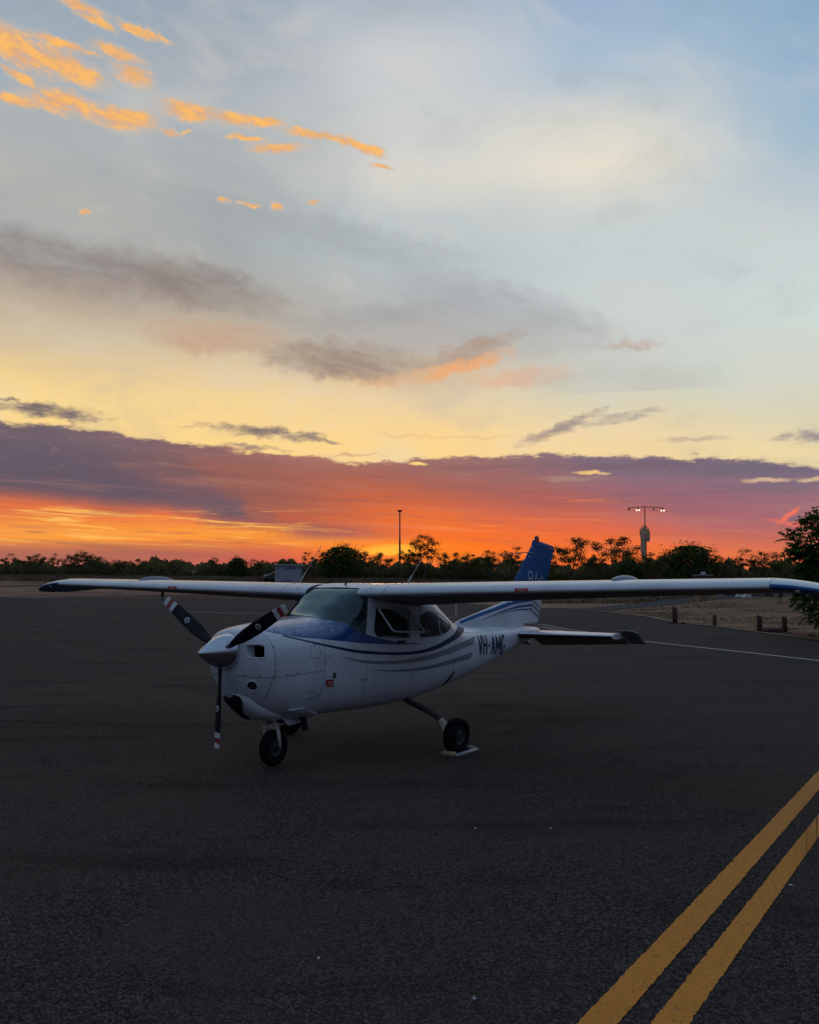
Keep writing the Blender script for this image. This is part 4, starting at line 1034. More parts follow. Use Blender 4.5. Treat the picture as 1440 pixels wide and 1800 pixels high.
# tailplane
def tail_sec(y):
    u = (y-.08)/1.90; return 6.83+.38*u, 8.08-.12*u-(6.83+.38*u)      # leading edge s, chord
def tpt(y, x, up, sgn=1, defl=0., hz=1.232, t=.11):
    le, c = tail_sec(y); yc, yt = foil(x, t, 0); z = hz+(yt if up else -yt)*c; s = le+x*c; hs = le+.60*c
    if defl:
        ds, dz = s-hs, z-hz; s = hs+ds*cos(defl)-0*dz; z = hz-ds*sin(defl)+dz*cos(defl)
    return Vector((-s, sgn*y, z))
def tloft(name, ys, xs, sgn, defl, mats, mfun=None, parent=plane):
    loop = [(x, True) for x in reversed(xs)]+[(x, False) for x in xs[(1 if xs[0] == 0 else 0):]]
    V = []; F = []; mi = []; n = len(loop)
    for y in ys: V += [tpt(y, x, up, sgn, defl) for x, up in loop]
    for i in range(len(ys)-1):
        for k in range(n): F.append((i*n+k, i*n+(k+1) % n, (i+1)*n+(k+1) % n, (i+1)*n+k)); mi.append(mfun(loop[k], loop[(k+1) % n]) if mfun else 0)
    F += [tuple(range(n)), tuple((len(ys)-1)*n+k for k in range(n))]; mi += [0, 0]
    return fixn(obj(name, V, F, mats, parent, True, mi))
for sg in (1, -1):
    mf = lambda a, b: 1 if ((not a[1]) or (not b[1]) or max(a[0], b[0]) < .03) else 0  # lower skin blackened to carry its shadow; leading edge black as a boot
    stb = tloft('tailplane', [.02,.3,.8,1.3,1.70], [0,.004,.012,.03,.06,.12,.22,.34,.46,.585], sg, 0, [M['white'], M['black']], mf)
    DF = radians(27)
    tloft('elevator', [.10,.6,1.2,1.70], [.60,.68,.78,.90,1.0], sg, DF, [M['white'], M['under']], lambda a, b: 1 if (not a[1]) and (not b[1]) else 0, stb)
    V = []; F = []; ys_ = [1.715,1.80,1.88,1.94,1.985]; XH = [0,.01,.03,.07,.15,.30,.5,.7,.9,1.0]; lp = [(x, 1) for x in reversed(XH)]+[(x, -1) for x in XH[1:]]
    for y in ys_:
        le, c = tail_sec(y); k0 = .36+.10*max(0, (y-1.88)/.1)**2; hs = le+.60*c
        for x, u in lp:
            s_h = le+c*(k0+(1-k0)*x); dz = u*foil(x, .09, 0)[1]*c; ds = s_h-hs; V.append(Vector((-(hs+ds*cos(DF)), sg*y, 1.232-ds*sin(DF)+dz*cos(DF))))
    n = len(lp)
    for i in range(len(ys_)-1):
        for k in range(n): F.append((i*n+k, i*n+(k+1) % n, (i+1)*n+(k+1) % n, (i+1)*n+k))
    F += [tuple(range(n)), tuple((len(ys_)-1)*n+k for k in range(n))]; fixn(obj('elevator_horn', V, F, M['steel'], stb))

# ---- landing gear
def wheel(name, c, r, w, axis, parent):
    root = bpy.data.objects.new(name, None); col.objects.link(root); root.parent = parent; root.location = c; root.empty_display_size = .1
    mb = MB(); pr = [(-w*.30,r*.50),(-w*.42,r*.62),(-w*.50,r*.78),(-w*.46,r*.90),(-w*.34,r*.965),(-w*.16,r*.995)]
    full = pr+[(0,r)]+[(-a, b) for a, b in reversed(pr)]; mb.lathe(full, (0,0,0), axis, 40)
    for k in (-.12, .12): mb.lathe([(w*k-.004, r*.992),(w*k, r*1.004),(w*k+.004, r*.992)], (0,0,0), axis, 40)
    mb.build('tyre', M['tyre'], root)
    mb = MB(); mb.lathe([(-w*.30,0),(-w*.30,r*.20),(-w*.26,r*.24),(-w*.24,r*.40),(-w*.34,r*.47),(-w*.34,r*.53),(w*.34,r*.53),(w*.34,r*.47),(w*.24,r*.40),(w*.26,r*.24),(w*.34,r*.18),(w*.34,0)], (0,0,0), axis, 32)
    for k in range(3):
        a = 2*pi*k/3
    mb.build('rim', M['rim'], root); return root
for sg in (1, -1):
    wheel('main_wheel', (-3.02, 1.32*sg, .212), .212, .165, (0, 1, -.06*sg), plane)
    mb = MB(); P = catmull([(-3.42,.24*sg,.56),(-3.36,.45*sg,.50),(-3.26,.78*sg,.42),(-3.14,1.05*sg,.33),(-3.06,1.17*sg,.26)], 4)
    mb.tube(P, [.036-.014*i/(len(P)-1) for i in range(len(P))], 12); mb.build('main_gear_leg', M['leg'], plane)
    mb = MB(); mb.tube([(p[0]-.03, p[1], p[2]+.028) for p in P[2:]], .006, 6); mb.build('brake_line', M['black'], plane)
    mb = MB(); mb.tube([(-3.12,1.04*sg,.36),(-3.07,1.12*sg,.30),(-3.03,1.20*sg,.215)], [.036,.05,.045], 12); mb.tube([(-3.02,1.16*sg,.212),(-3.02,1.27*sg,.212)], [.04,.05], 12)
    mb.box((-3.13, 1.20*sg, .24), (.07,.05,.10), bev=.01); mb.build('axle_casting', M['cream'], plane)
nw = wheel('nose_wheel', (-1.166, 0.02, .200), .200, .120, (0, 1, 0), plane)
mb = MB(); mb.tube([(-1.06,.02,.62),(-1.11,.02,.44)], .034, 14); mb.build('nose_strut', M['steel'], plane)
mb = MB(); mb.tube([(-1.10,.02,.48),(-1.12,.02,.42)], .045, 14); mb.box((-1.125,.02,.425), (.09,.19,.035), bev=.012)
for sg in (1, -1):
    mb.tube([(-1.125,.02+.085*sg,.43),(-1.135,.02+.100*sg,.36),(-1.15,.02+.102*sg,.28),(-1.166,.02+.100*sg,.195)], [.022,.026,.022,.018], 10, flat=.7)
mb.build('nose_fork', M['cream'], plane)
mb = MB(); mb.tube([(-1.03,.00,.56),(-.99,.01,.50),(-1.08,.02,.44)], .012, 8); mb.tube([(-1.03,.04,.56),(-.99,.035,.50),(-1.08,.02,.44)], .012, 8); mb.tube([(-1.14,.05,.45),(-1.30,.10,.455)], .012, 8)
mb.lathe([(-.015,.028),(.015,.028),(.015,.012),(-.015,.012),(-.015,.028)], (-1.13,.09,.455), (0,1,0), 14); mb.build('torque_link', M['cream'], plane)
for sg in (1, -1):
    quadplate('nose_gear_door', [(-1.16,.15*sg,.53),(-1.50,.15*sg,.53),(-1.46,.19*sg,.46),(-1.22,.19*sg,.45)], .006, M['white'])
# ---- cabin interior
for y in (.27, -.27):
    mb = MB(); R = Matrix.Rotation(radians(-12), 3, 'Y'); mb.box((-2.86, y, 1.28), (.11,.44,.60), R, bev=.03); mb.box((-2.62, y, .98), (.50,.46,.13), bev=.03); mb.box((-2.95, y, 1.64), (.08,.24,.15), R, bev=.03); mb.build('front_seat', M['seat'] if y > 0 else M['seatlight'], plane)
    mb = MB(); mb.box((-3.66, y, 1.22), (.11,.44,.50), R, bev=.03); mb.box((-3.42, y, .95), (.46,.46,.13), bev=.03); mb.build('rear_seat', M['seatlight'], plane)
    mb = MB(); mb.tube([(-2.04,y,1.33),(-2.22,y,1.33)], .012, 8); mb.tube([(-2.22,y-.13,1.42),(-2.22,y-.12,1.34),(-2.22,y,1.33),(-2.22,y+.12,1.34),(-2.22,y+.13,1.42)], .014, 8); mb.build('control_yoke', M['dash'], plane)
mb = MB(); mb.box((-1.95,0,1.33), (.22,1.02,.34), bev=.02); mb.build('instrument_panel', M['dash'], plane)
mb = MB(); mb.box((-1.86,0,1.515), (.34,.94,.02), bev=.004); mb.build('glare_shield', M['dash'], plane)
quadplate('folded_chart', [(-1.80,.02,1.528),(-1.80,.26,1.528),(-2.0,.30,1.532),(-1.98,.10,1.532)], .003, M['bandw'])
mb = MB(); mb.box((-2.85,0,.80), (2.2,.9,.02)); mb.build('cabin_floor', M['seat'], plane, False)
mb = MB(); mb.tube([(-3.90,.50,1.68),(-3.90,.545,1.35)], .012, 8); mb.build('rear_window_post', M['frame'], plane)
quadplate('sun_visor', [(-2.36,.08,1.93),(-2.36,.42,1.92),(-2.50,.40,1.80),(-2.50,.08,1.80)], .006, M['liner'])
mb = MB(); q = S(2.03, .05)+Vector((-.03, 0, -.03)); mb.tube([S(2.13,.10)-Vector((0,0,.02)), S(2.13,.10)-Vector((.0,.02,.10))], .008, 6); mb.box(S(2.13,.10)-Vector((0,.0,.02)), (.02,.09,.02)); mb.build('compass', M['dash'], plane)

# chock
ch = empty('wheel_chock', plane.matrix_basis @ Vector((-3.02, 1.30, 0)), 'pale wooden wheel chock around the left main wheel', 'chock', plane.rotation_euler.z)
mb = MB(); mb.box((.25,.06,.03), (.07,.17,.055), bev=.012); mb.build('front_block', mat('chock_yellow_wood', (.50,.42,.20), .7, var=.4, vscale=14), ch)
mb = MB(); mb.box((.0,.165,.022), (.50,.05,.04), bev=.01); mb.build('side_bar', mat('chock_pale_metal', (.50,.50,.48), .45, metal=.3, var=.35, vscale=14), ch)
mb = MB(); mb.box((-.25,.05,.03), (.06,.17,.05), bev=.012); mb.build('rear_block', M['steel'], ch)

# ================================================================== VEGETATION
def leaf_mat(name, rgb, trans, vs):
    m = bpy.data.materials.new(name); m.use_nodes = True; t = m.node_tree; t.nodes.clear(); g = G(t)
    tc = t.nodes.new('ShaderNodeTexCoord'); n = g.noise(tc.outputs['Object'], vs, 5, .6)
    c = g.mix(g.sstep(n, .32, .68), tuple(x*.45 for x in rgb)+(1,), tuple(x*1.25 for x in rgb)+(1,))
    d = t.nodes.new('ShaderNodeBsdfDiffuse'); tr = t.nodes.new('ShaderNodeBsdfTranslucent'); g.put(d.inputs[0], c)
    g.put(tr.inputs[0], g.mix(.5, c, (rgb[0]*1.5, rgb[1]*1.5, rgb[2]*.8, 1)))
    mx = t.nodes.new('ShaderNodeMixShader'); mx.inputs[0].default_value = trans; t.links.new(d.outputs[0], mx.inputs[1]); t.links.new(tr.outputs[0], mx.inputs[2])
    o = t.nodes.new('ShaderNodeOutputMaterial'); t.links.new(mx.outputs[0], o.inputs[0]); return m
M['leaf'] = leaf_mat('eucalypt_foliage', (.135,.125,.05), .35, 3.)
M['leaf2'] = leaf_mat('dense_green_foliage', (.075,.115,.038), .3, 4.)
M['scrub'] = leaf_mat('dry_scrub_foliage', (.17,.15,.07), .3, .15)
M['bark'] = mat('grey_bark', (.11,.085,.065), .9, var=.5, vscale=4, bump=.5, bscale=10)
M['straw'] = mat('dry_grass_blades', (.36,.25,.14), .9, spec=.1, var=.6, vscale=.6)
M['strawdark'] = mat('brown_tall_grass', (.24,.17,.10), .9, spec=.1, var=.5, vscale=.2)
def leafquad(V, F, c, sz, rnd, asp=.55):
    a = Vector((rnd.gauss(0,1), rnd.gauss(0,1), rnd.gauss(0,.7))).normalized(); b = a.cross(Vector((rnd.gauss(0,1), rnd.gauss(0,1), rnd.gauss(0,1))))
    if b.length < 1e-4: b = Vector((1,0,0))
    b.normalize(); k = len(V); a = a*sz; b = b*sz*asp
    V += [c-a, c-b*.9, c+a, c+b*.9]; F.append((k, k+1, k+2, k+3))
def skeleton(seed, style):
    "unit tree: height 1, returns trunk builder and foliage centres"
    r = random.Random(seed); mb = MB(); tips = []
    lean = Vector((r.uniform(-.08,.08), r.uniform(-.08,.08), 0)); fork = r.uniform(.18,.34)
    base = [Vector((0,0,-.03)), Vector((0,0,.0)), lean*.5+Vector((0,0,fork*.5)), lean+Vector((0,0,fork))]
    mb.tube(base, [.034,.028,.022,.019], 7)
    nl = {'open': 7, 'dense': 9, 'scraggly': 6, 'spread': 8}[style]
    for i in range(nl):
        a = 2*pi*i/nl+r.uniform(-.5,.5); sp = {'open': .34, 'dense': .24, 'scraggly': .28, 'spread': .44}[style]*r.uniform(.5,1.15); top = r.uniform(.62,.97 if style != 'dense' else .84)
        if style == 'spread': top = r.uniform(.66,.92)
        if i == 0: sp *= .3; top = .96
        e = Vector((cos(a)*sp, sin(a)*sp, top)); p0 = base[-1]*r.uniform(.75,1.); mid_ = p0.lerp(e, .5)+Vector((cos(a)*.05, sin(a)*.05, -.04+r.uniform(-.03,.05)))
        P = [tuple(q) for q in catmull([tuple(p0), tuple(mid_), tuple(e)], 3)]; mb.tube(P, [.014-.011*k/(len(P)-1) for k in range(len(P))], 5)
        tips.append((e, 1.))
        for k in range(4):
            q = mid_.lerp(e, r.uniform(.05,.95)); d = Vector((r.gauss(0,1), r.gauss(0,1), r.uniform(-.1,.9))).normalized()*r.uniform(.08,.19)
            mb.tube([q, q+d], [.005,.002], 4, cap=False); tips.append((q+d, .8))
    return mb, tips, r
TREEKIT = {}
def tree_kit(key, seed, style, leaf, nleaf, lsz):
    mb, tips, r = skeleton(seed, style); V = []; F = []
    for c, k in tips:
        rad = {'open': .082, 'dense': .125, 'scraggly': .068, 'spread': .080}[style]*r.uniform(.6,1.25)*k
        for _ in range(int(nleaf*k)):
            d = Vector((r.gauss(0,1), r.gauss(0,1), r.gauss(0,.62)))*rad*.75
            leafquad(V, F, c+d, lsz*r.uniform(.6,1.3), r)
    if style in ('dense',):
        for _ in range(nleaf*22):
            a = r.uniform(0,2*pi); q = r.random()**.45; zz = r.uniform(.05,.90); k_ = sqrt(max(0., 1-((zz-.45)/.47)**2)); leafquad(V, F, Vector((cos(a)*q*.46*k_, sin(a)*q*.46*k_, zz+.03)), lsz*2.0, r)
    t = mb.build('trunk', M['bark']); c = obj('crown', V, F, leaf, None, False)
    TREEKIT[key] = (t.data, c.data); bpy.data.objects.remove(t); bpy.data.objects.remove(c)
for i, (st_, sd) in enumerate([('open',3),('open',14),('dense',5),('dense',16),('scraggly',7),('scraggly',18),('spread',9),('spread',21)]):
    tree_kit(st_+str(i % 2), sd, st_, M['leaf2'] if st_ == 'dense' else M['leaf'], {'open': 105, 'dense': 95, 'scraggly': 85, 'spread': 105}[st_], .0185)
DX = [(-400,215),(0,200),(550,165),(900,135),(1100,118),(1440,108),(1900,104)]
def dx(px):
    for (a, da), (b, db) in zip(DX, DX[1:]):
        if px <= b: return da+(db-da)*(px-a)/(b-a)
    return DX[-1][1]
def tree(px, top, wpx, kit, label, dd=0, D=None, rot=None):
    D = D or dx(px)-4+dd; p = at(px, top, D); g_ = h(D); H = p.z-g_; wd = wpx*D/FPX
    root = empty('tree', (p.x, D, g_), label, 'tree', rot if rot is not None else random.uniform(0, 6.28), 'trees along the far side of the airfield')
    sc_ = wd/.80
    for nm, me in zip(('trunk', 'crown'), TREEKIT[kit]):
        o = bpy.data.objects.new(nm, me); col.objects.link(o); o.parent = root; o.scale = (sc_, sc_, H*1.0)
    return root
T = [
 (14,974,34,'scraggly0','scraggly small tree at the far left end of the tree line'),
 (48,979,30,'open1','low tree second from the left end of the tree line, beyond the left wing tip'),
 (70,974,34,'scraggly1','thin-topped tree rising above the scrub beyond the left-hand wing tip'),
 (97,974,26,'scraggly0','narrow wispy tree between two bushier ones above the left wing tip'),
 (122,975,32,'open0','small tree touching the left side of the bushiest tree above the left wing tip'),
 (146,969,46,'spread0','bushiest and tallest tree of the far left group, with a flat rounded top'),
 (172,980,30,'open1','low tree just right of the tallest tree in the far left group'),
 (212,984,34,'spread1','low wide tree above the outer third of the left-hand wing'),
 (243,983,28,'open0','low tree above the raised fairing on the left-hand wing'),
 (306,985,30,'spread0','low tree left of the distant dark pipe fence'),
 (376,980,20,'scraggly1','small pointed tree directly behind the distant dark pipe fence'),
 (418,978,34,'dense0','small round dark tree left of the grey shed'),
 (452,985,30,'open1','low tree between the round dark tree and the grey shed'),
 (506,984,34,'spread1','low dark tree peeping over the roof of the grey shed'),
 (546,972,40,'scraggly0','see-through tree just right of the grey shed with red sky behind it'),
 (600,958,74,'dense1','large dense dark tree between the grey shed and the lamp pole'),
 (640,969,48,'open0','leafy tree touching the right side of the large dense tree by the lamp pole'),
 (672,974,36,'open1','low tree in front of the sun glow just left of the lamp pole'),
 (722,966,38,'spread1','low tree immediately right of the lamp pole'),
 (744,940,62,'scraggly1','tall thin tree with ragged umbrella crown right of the lamp pole'),
 (786,972,46,'open0','low tree right of the tall ragged tree by the lamp pole'),
 (826,973,50,'spread0','low tree halfway between the tall ragged tree and the tail fin'),
 (866,970,50,'open1','bushy tree in the middle of the row left of the tail fin'),
 (903,963,48,'scraggly0','feathery tree immediately left of the aeroplane tail fin'),
 (955,976,50,'open0','tree hidden partly behind the aeroplane tail fin'),
 (1008,949,62,'open1','round open-crowned tree just right of the tail fin'),
 (1045,975,44,'spread1','low tree in the gap between two round open-crowned trees'),
 (1082,946,84,'open0','largest round open-crowned tree, left of the windsock mast'),
 (1178,970,54,'spread0','low spreading tree between the windsock mast and the dense green tree'),
 (1212,954,86,'dense0','dense dark green round tree right of the windsock mast'),
 (1262,976,44,'scraggly1','wispy tree touching the right side of the dense green tree'),
 (1302,968,64,'scraggly0','sparse feathery tree halfway between the dense green tree and the near tree'),
 (1342,973,54,'open1','small open tree left of the near tree at the right edge'),
 (1385,982,60,'spread1','low tree partly hidden by the near green tree at the right edge'),
 (1440,985,60,'dense1','dark tree behind the near green tree at the right edge'),
]
for t_ in T: tree(*t_)
tree(1150, 972, 60, 'spread1', 'leafy tree standing in front of the foot of the windsock mast', D=94)
tree(1105, 980, 50, 'dense1', 'low dark bush-like tree in front and left of the windsock mast', D=96)
# the scrub: one mass nobody could count
def scrub(name, n, rowd, top, colr, x0, x1, sz, lowz=0.):
    r = random.Random(hash(name) % 1000 if False else len(name)); V = []; F = []
    ph = [r.uniform(0, 6.28) for _ in range(8)]
    for _ in range(n):
        px = r.uniform(x0, x1); D = dx(px)+rowd*r.random()+1; x_, y_, z_ = ray(px, 1000)
        tp = top*(.78+.16*sin(px*.021+ph[0])+.12*sin(px*.057+ph[1])+.10*sin(px*.13+ph[2])+.06*sin(px*.31+ph[3]))*r.uniform(.85,1.12)
        zz = lowz+(tp-lowz)*(r.random()**.8)
        leafquad(V, F, Vector((x_/y_*D, D, h(D)+zz)), sz*r.uniform(.6,1.4), r, .7)
    o = obj(name, V, F, colr, None, False); o['kind'] = 'stuff'
    return tag(o, {'scrub': 'dark low scrub massed along the far edge of the airfield', 'scrub_thicket': 'second thicker belt of dark scrub behind the tree line', 'tall_dry_grass': 'brown tall dry grass growing at the foot of the scrub'}[name], {'scrub': 'scrub', 'scrub_thicket': 'scrub', 'tall_dry_grass': 'grass'}[name])
scrub('scrub', 80000, 14, 3.1, M['scrub'], -420, 1900, .25)
scrub('scrub_thicket', 50000, 60, 3.5, M['scrub'], -420, 1900, .38)
# dry grass
def tufts(name, n, pick, hgt, wid, m, lab):
    r = random.Random(11); V = []; F = []
    for _ in range(n):
        q = pick(r)
        if q is None: continue
        x, y = q; z = h(y)+.02; hh = hgt*r.uniform(.4,1.3)
        for _k in range(3):
            a = r.uniform(0, pi); d = Vector((cos(a), sin(a), 0))*wid*r.uniform(.5,1.2); l = Vector((r.uniform(-.5,.5), r.uniform(-.5,.5), 0))*hh; k = len(V)
            b = Vector((x+r.uniform(-.1,.1), y+r.uniform(-.1,.1), z)); V += [b-d, b+d, b+d*.15+l+Vector((0,0,hh)), b-d*.15+l+Vector((0,0,hh))]; F.append((k, k+1, k+2, k+3))
    o = obj(name, V, F, m, None, False); o['kind'] = 'stuff'; return tag(o, lab, 'grass')
def inpoly(x, y, P):
    c = False
    for i in range(len(P)):
        (x0, y0), (x1, y1) = P[i-1], P[i]
        if (y0 > y) != (y1 > y) and x < (x1-x0)*(y-y0)/(y1-y0)+x0: c = not c
    return c
islv = isl
ix0, ix1, iy0, iy1 = min(p[0] for p in isl), max(p[0] for p in isl), min(p[1] for p in isl), max(p[1] for p in isl)
from mathutils import noise as mnoise
def pick_isl(r):
    x, y = r.uniform(ix0, ix1), iy0+(iy1-iy0)*r.random()**1.3
    if not inpoly(x, y, isl): return None
    if mnoise.noise(Vector((x*.16, y*.5, 0)))+.5*mnoise.noise(Vector((x*.5, y*1.3, 3))) < .10+r.uniform(-.15,.15): return None
    return x, y
tufts('dry_grass', 30000, pick_isl, .085, .045, M['straw'], 'short dry straw grass in patches on the verge right of the tail')
def pick_far(r):
    px = r.uniform(930, 1260); D = r.uniform(80, 110); x, y, z = ray(px, 1050); X = x/y*D
    if inpoly(X, D, isl) or inpoly(X, D, far+near+[(60,22),(60,-60),(-120,-60),(-160,40)]) or D > dx(px): return None
    return X, D
tufts('roadside_grass', 9000, pick_far, .45, .10, M['straw'], 'taller straw grass beyond the taxiway, seen under the wing by the tail')
def pick_left(r):
    px = r.uniform(-300, 960); D = dx(px)-r.random()**1.5*42
    if 450 < px < 540 and D < 152: return None
    x, y, z = ray(px, 1020); return x/y*D, D
tufts('tall_brown_grass', 22000, pick_left, .55, .16, M['strawdark'], 'brown dry grass in front of the scrub on the far side of the apron')

# near tree at the right edge of the frame
def near_tree():
    D = 37.; root = empty('leafy_tree', (at(1498, 1000, D).x, D, 0), 'large leafy green tree close by at the right edge of the picture', 'tree')
    r = random.Random(5); mb = MB(); V = []; F = []
    mb.tube([(0,0,-.1),(.05,0,.7),(-.05,.05,1.5),(0,0,2.2)], [.24,.19,.15,.13], 12)
    def leaflets(c, d, n):
        side = d.cross(Vector((0,0,1))); side = side.normalized() if side.length > .01 else Vector((1,0,0))
        for k in range(n):
            t = k/n; p = c+d*t+Vector((0,0,-.10*t*t*d.length*2))
            for sg in (-1, 1):
                l = (side*sg*.8+d.normalized()*.5+Vector((r.uniform(-.3,.3), r.uniform(-.3,.3), r.uniform(-.55,.1)))).normalized()*r.uniform(.11,.19); w = l.cross(Vector((r.gauss(0,.5), r.gauss(0,.5), 1))).normalized()*.045
                i = len(V); V.extend([p, p+l*.5+w, p+l, p+l*.5-w]); F.append((i, i+1, i+2, i+3))
    def limb(st_, e, n, w=.05):
        P = catmull([tuple(st_), tuple(st_.lerp(e, .5)+Vector((0,0,.2))), tuple(e)], 5); mb.tube(P, [w-.8*w*k/(len(P)-1) for k in range(len(P))], 6)
        for k in range(n):
            t = r.uniform(.35, 1.); q = Vector(P[int(t*(len(P)-1))]); d = (Vector((r.gauss(0,1), r.gauss(0,1), r.gauss(0,.5))).normalized()+(e-st_).normalized()*.8).normalized()*r.uniform(.3,.6)
            mb.tube([q, q+d*.6, q+d+Vector((0,0,-.1))], [.009,.006,.003], 4, cap=False); leaflets(q+d*.12, d, 8); leaflets(q+d*.6, d*.6+Vector((r.gauss(0,.15), r.gauss(0,.15), -.12)), 7)
    for i in range(30):
        a = 2*pi*i/30*7+r.uniform(-.3,.3); e_ = r.uniform(-.2, 1.3); L = r.uniform(1.6, 2.5); z0 = r.uniform(1.2, 2.5); st_ = Vector((0,0,z0))
        limb(st_, st_+Vector((cos(a)*cos(e_), sin(a)*cos(e_), sin(e_)*1.1))*L, 14)
    for a, e_, L, z0 in ((3.05,.62,3.2,2.2),(3.3,.42,2.9,2.2),(3.0,.05,2.8,2.0),(3.2,.95,3.1,2.3),(2.7,1.15,3.0,2.3),(3.4,-.22,2.3,1.9)):
        st_ = Vector((0,0,z0)); limb(st_, st_+Vector((cos(a)*cos(e_), sin(a)*cos(e_), sin(e_)))*L, 20, .045)
    for i in range(1500):
        d = Vector((r.gauss(0,1), r.gauss(0,1), r.gauss(0,1))).normalized(); lump = 1+.16*sin(d.x*5+1)*cos(d.z*6)+.12*sin(d.y*7+2)
        rr = r.random()**.35*lump; c = Vector((d.x*2.25, d.y*2.25, d.z*2.45+2.75))*1.0; c = Vector((d.x*2.25*rr, d.y*2.25*rr, 2.75+d.z*2.45*rr))
        if c.z < .15: continue
        dd = (d*.5+Vector((r.gauss(0,.5), r.gauss(0,.5), r.gauss(-.1,.4)))).normalized()*r.uniform(.3,.5); leaflets(c, dd, 8)
    mb.build('trunk', M['bark'], root)
    obj('crown', V, F, leaf_mat('bright_green_leaflets', (.08,.15,.04), .35, 1.2), root, False)
near_tree()

# ================================================================== FAR OBJECTS
M['shed'] = mat('corrugated_steel_sheet', (.42,.46,.53), .5, metal=.25, var=.2, vscale=1.5)
M['shedroof'] = mat('pale_roof_sheet', (.60,.63,.68), .5, metal=.2, var=.2)
M['dark'] = mat('dark_painted_steel', (.03,.03,.032), .6, var=.3)
M['white2'] = mat('weathered_white', (.62,.60,.57), .6, var=.25, vscale=3)
M['timber'] = mat('red_brown_timber', (.10,.045,.032), .85, var=.5, vscale=9, bump=.4, bscale=30)
def shed():
    D = 150.; a = at(485, 1022, D); b = at(528, 1022, D); w = b.x-a.x; g_ = h(D); H = at(485, 994, D).z-g_
    root = empty('shed', ((a.x+b.x)/2, D, g_), 'small grey corrugated steel shed with a flat overhanging roof beyond the apron', 'shed')
    d = 3.0; mb = MB(); mb.box((0, d/2, H/2), (w, d, H)); mb.build('wall', M['shed'], root, False)
    n = 14
    for k in range(n):
        mb = MB(); mb.box((-w/2+(k+.5)*w/n, -.03, H/2-.05), (w/n*.5, .05, H-.25), bev=.015); mb.build('corrugation', M['shed'], root, False)
    mb = MB(); mb.box((-w/2-.05, -.02, H/2), (.12, .12, H)); mb.build('corner_post', M['white2'], root, False)
    R = Matrix.Rotation(radians(1.5), 3, 'Y'); mb = MB(); mb.box((.05, d/2-.1, H+.08), (w+.75, d+.8, .12), R); mb.build('roof', M['shedroof'], root, False)
    mb = MB(); mb.box((w*.10, -.075, H*.84), (w*.36, .03, .16)); mb.build('sign', M['dark'], root, False)
    for x, s_ in ((-.22,.16),(-.08,.26),(.05,.34),(.14,.2)):
        mb = MB(); mb.box((w*x, -.09, s_/2+.02), (.14, .08, s_)); mb.build('door_bolt', M['dark'], root, False)
shed()
def trailer():
    D = 147.; a = at(474, 1022, D); g_ = h(D); root = empty('equipment_trailer', (a.x, D, g_), 'low dark trailer carrying a tilted white tube beside the grey shed', 'trailer')
    mb = MB(); mb.box((0,0,.55), (1.5,.9,.5), bev=.08); mb.box((.1,0,.9), (.8,.7,.35), bev=.06); mb.build('trailer_body', M['dark'], root)
    for x in (-.45, .45):
        mb = MB(); mb.lathe([(-.08,.05),(-.08,.3),(-.05,.34),(.05,.34),(.08,.3),(.08,.05)], (x,-.5,.34), (0,1,0), 18); mb.build('wheel', M['tyre'], root)
    mb = MB(); mb.tube([(-.95,-.1,.95),(-.35,-.1,1.15),(.65,-.1,1.55)], [.12,.10,.06], 10); mb.lathe([(-.1,0),(-.07,.09),(0,.12),(.07,.09),(.1,0)], (.70,-.1,1.58), (1,0,.4), 12); mb.build('tilted_tube', M['white2'], root)
    mb = MB(); mb.tube([(-.62,-.1,1.1),(-.66,-.1,1.55)], .035, 6); mb.tube([(-.15,-.1,1.2),(-.15,-.1,.8)], .04, 6); mb.build('bracket', M['steel'], root)
trailer()
def lamp_pole():
    D = 160.; top = at(703, 897, D); g_ = h(D); root = empty('lamp_pole', (top.x, D, g_), 'tall slim dark lamp pole with a single unlit head against the orange sky', 'lamp post')
    H = top.z-g_; mb = MB(); mb.tube([(0,0,0),(0,0,H*.6),(0,0,H*.6+.01),(0,0,H-.2)], [.17,.15,.12,.10], 12); mb.build('pole', M['dark'], root)
    mb = MB(); mb.lathe([(0,.08),(.10,.20),(.22,.44),(.30,.46),(.38,.30),(.42,0)], (0,0,H-.35), (0,0,1), 20); mb.box((.30,0,H-.02), (.35,.3,.14), bev=.04); mb.build('lamp_head', M['dark'], root)
lamp_pole()
M['lit'] = emis('lit_floodlight_glass', (1., .78, .52), 1.5)
M['sock'] = mat('faded_windsock_cloth', (.72,.46,.28), .85, var=.35, vscale=1.2)
M['mast'] = mat('rusty_mast_steel', (.07,.03,.025), .6, var=.3)
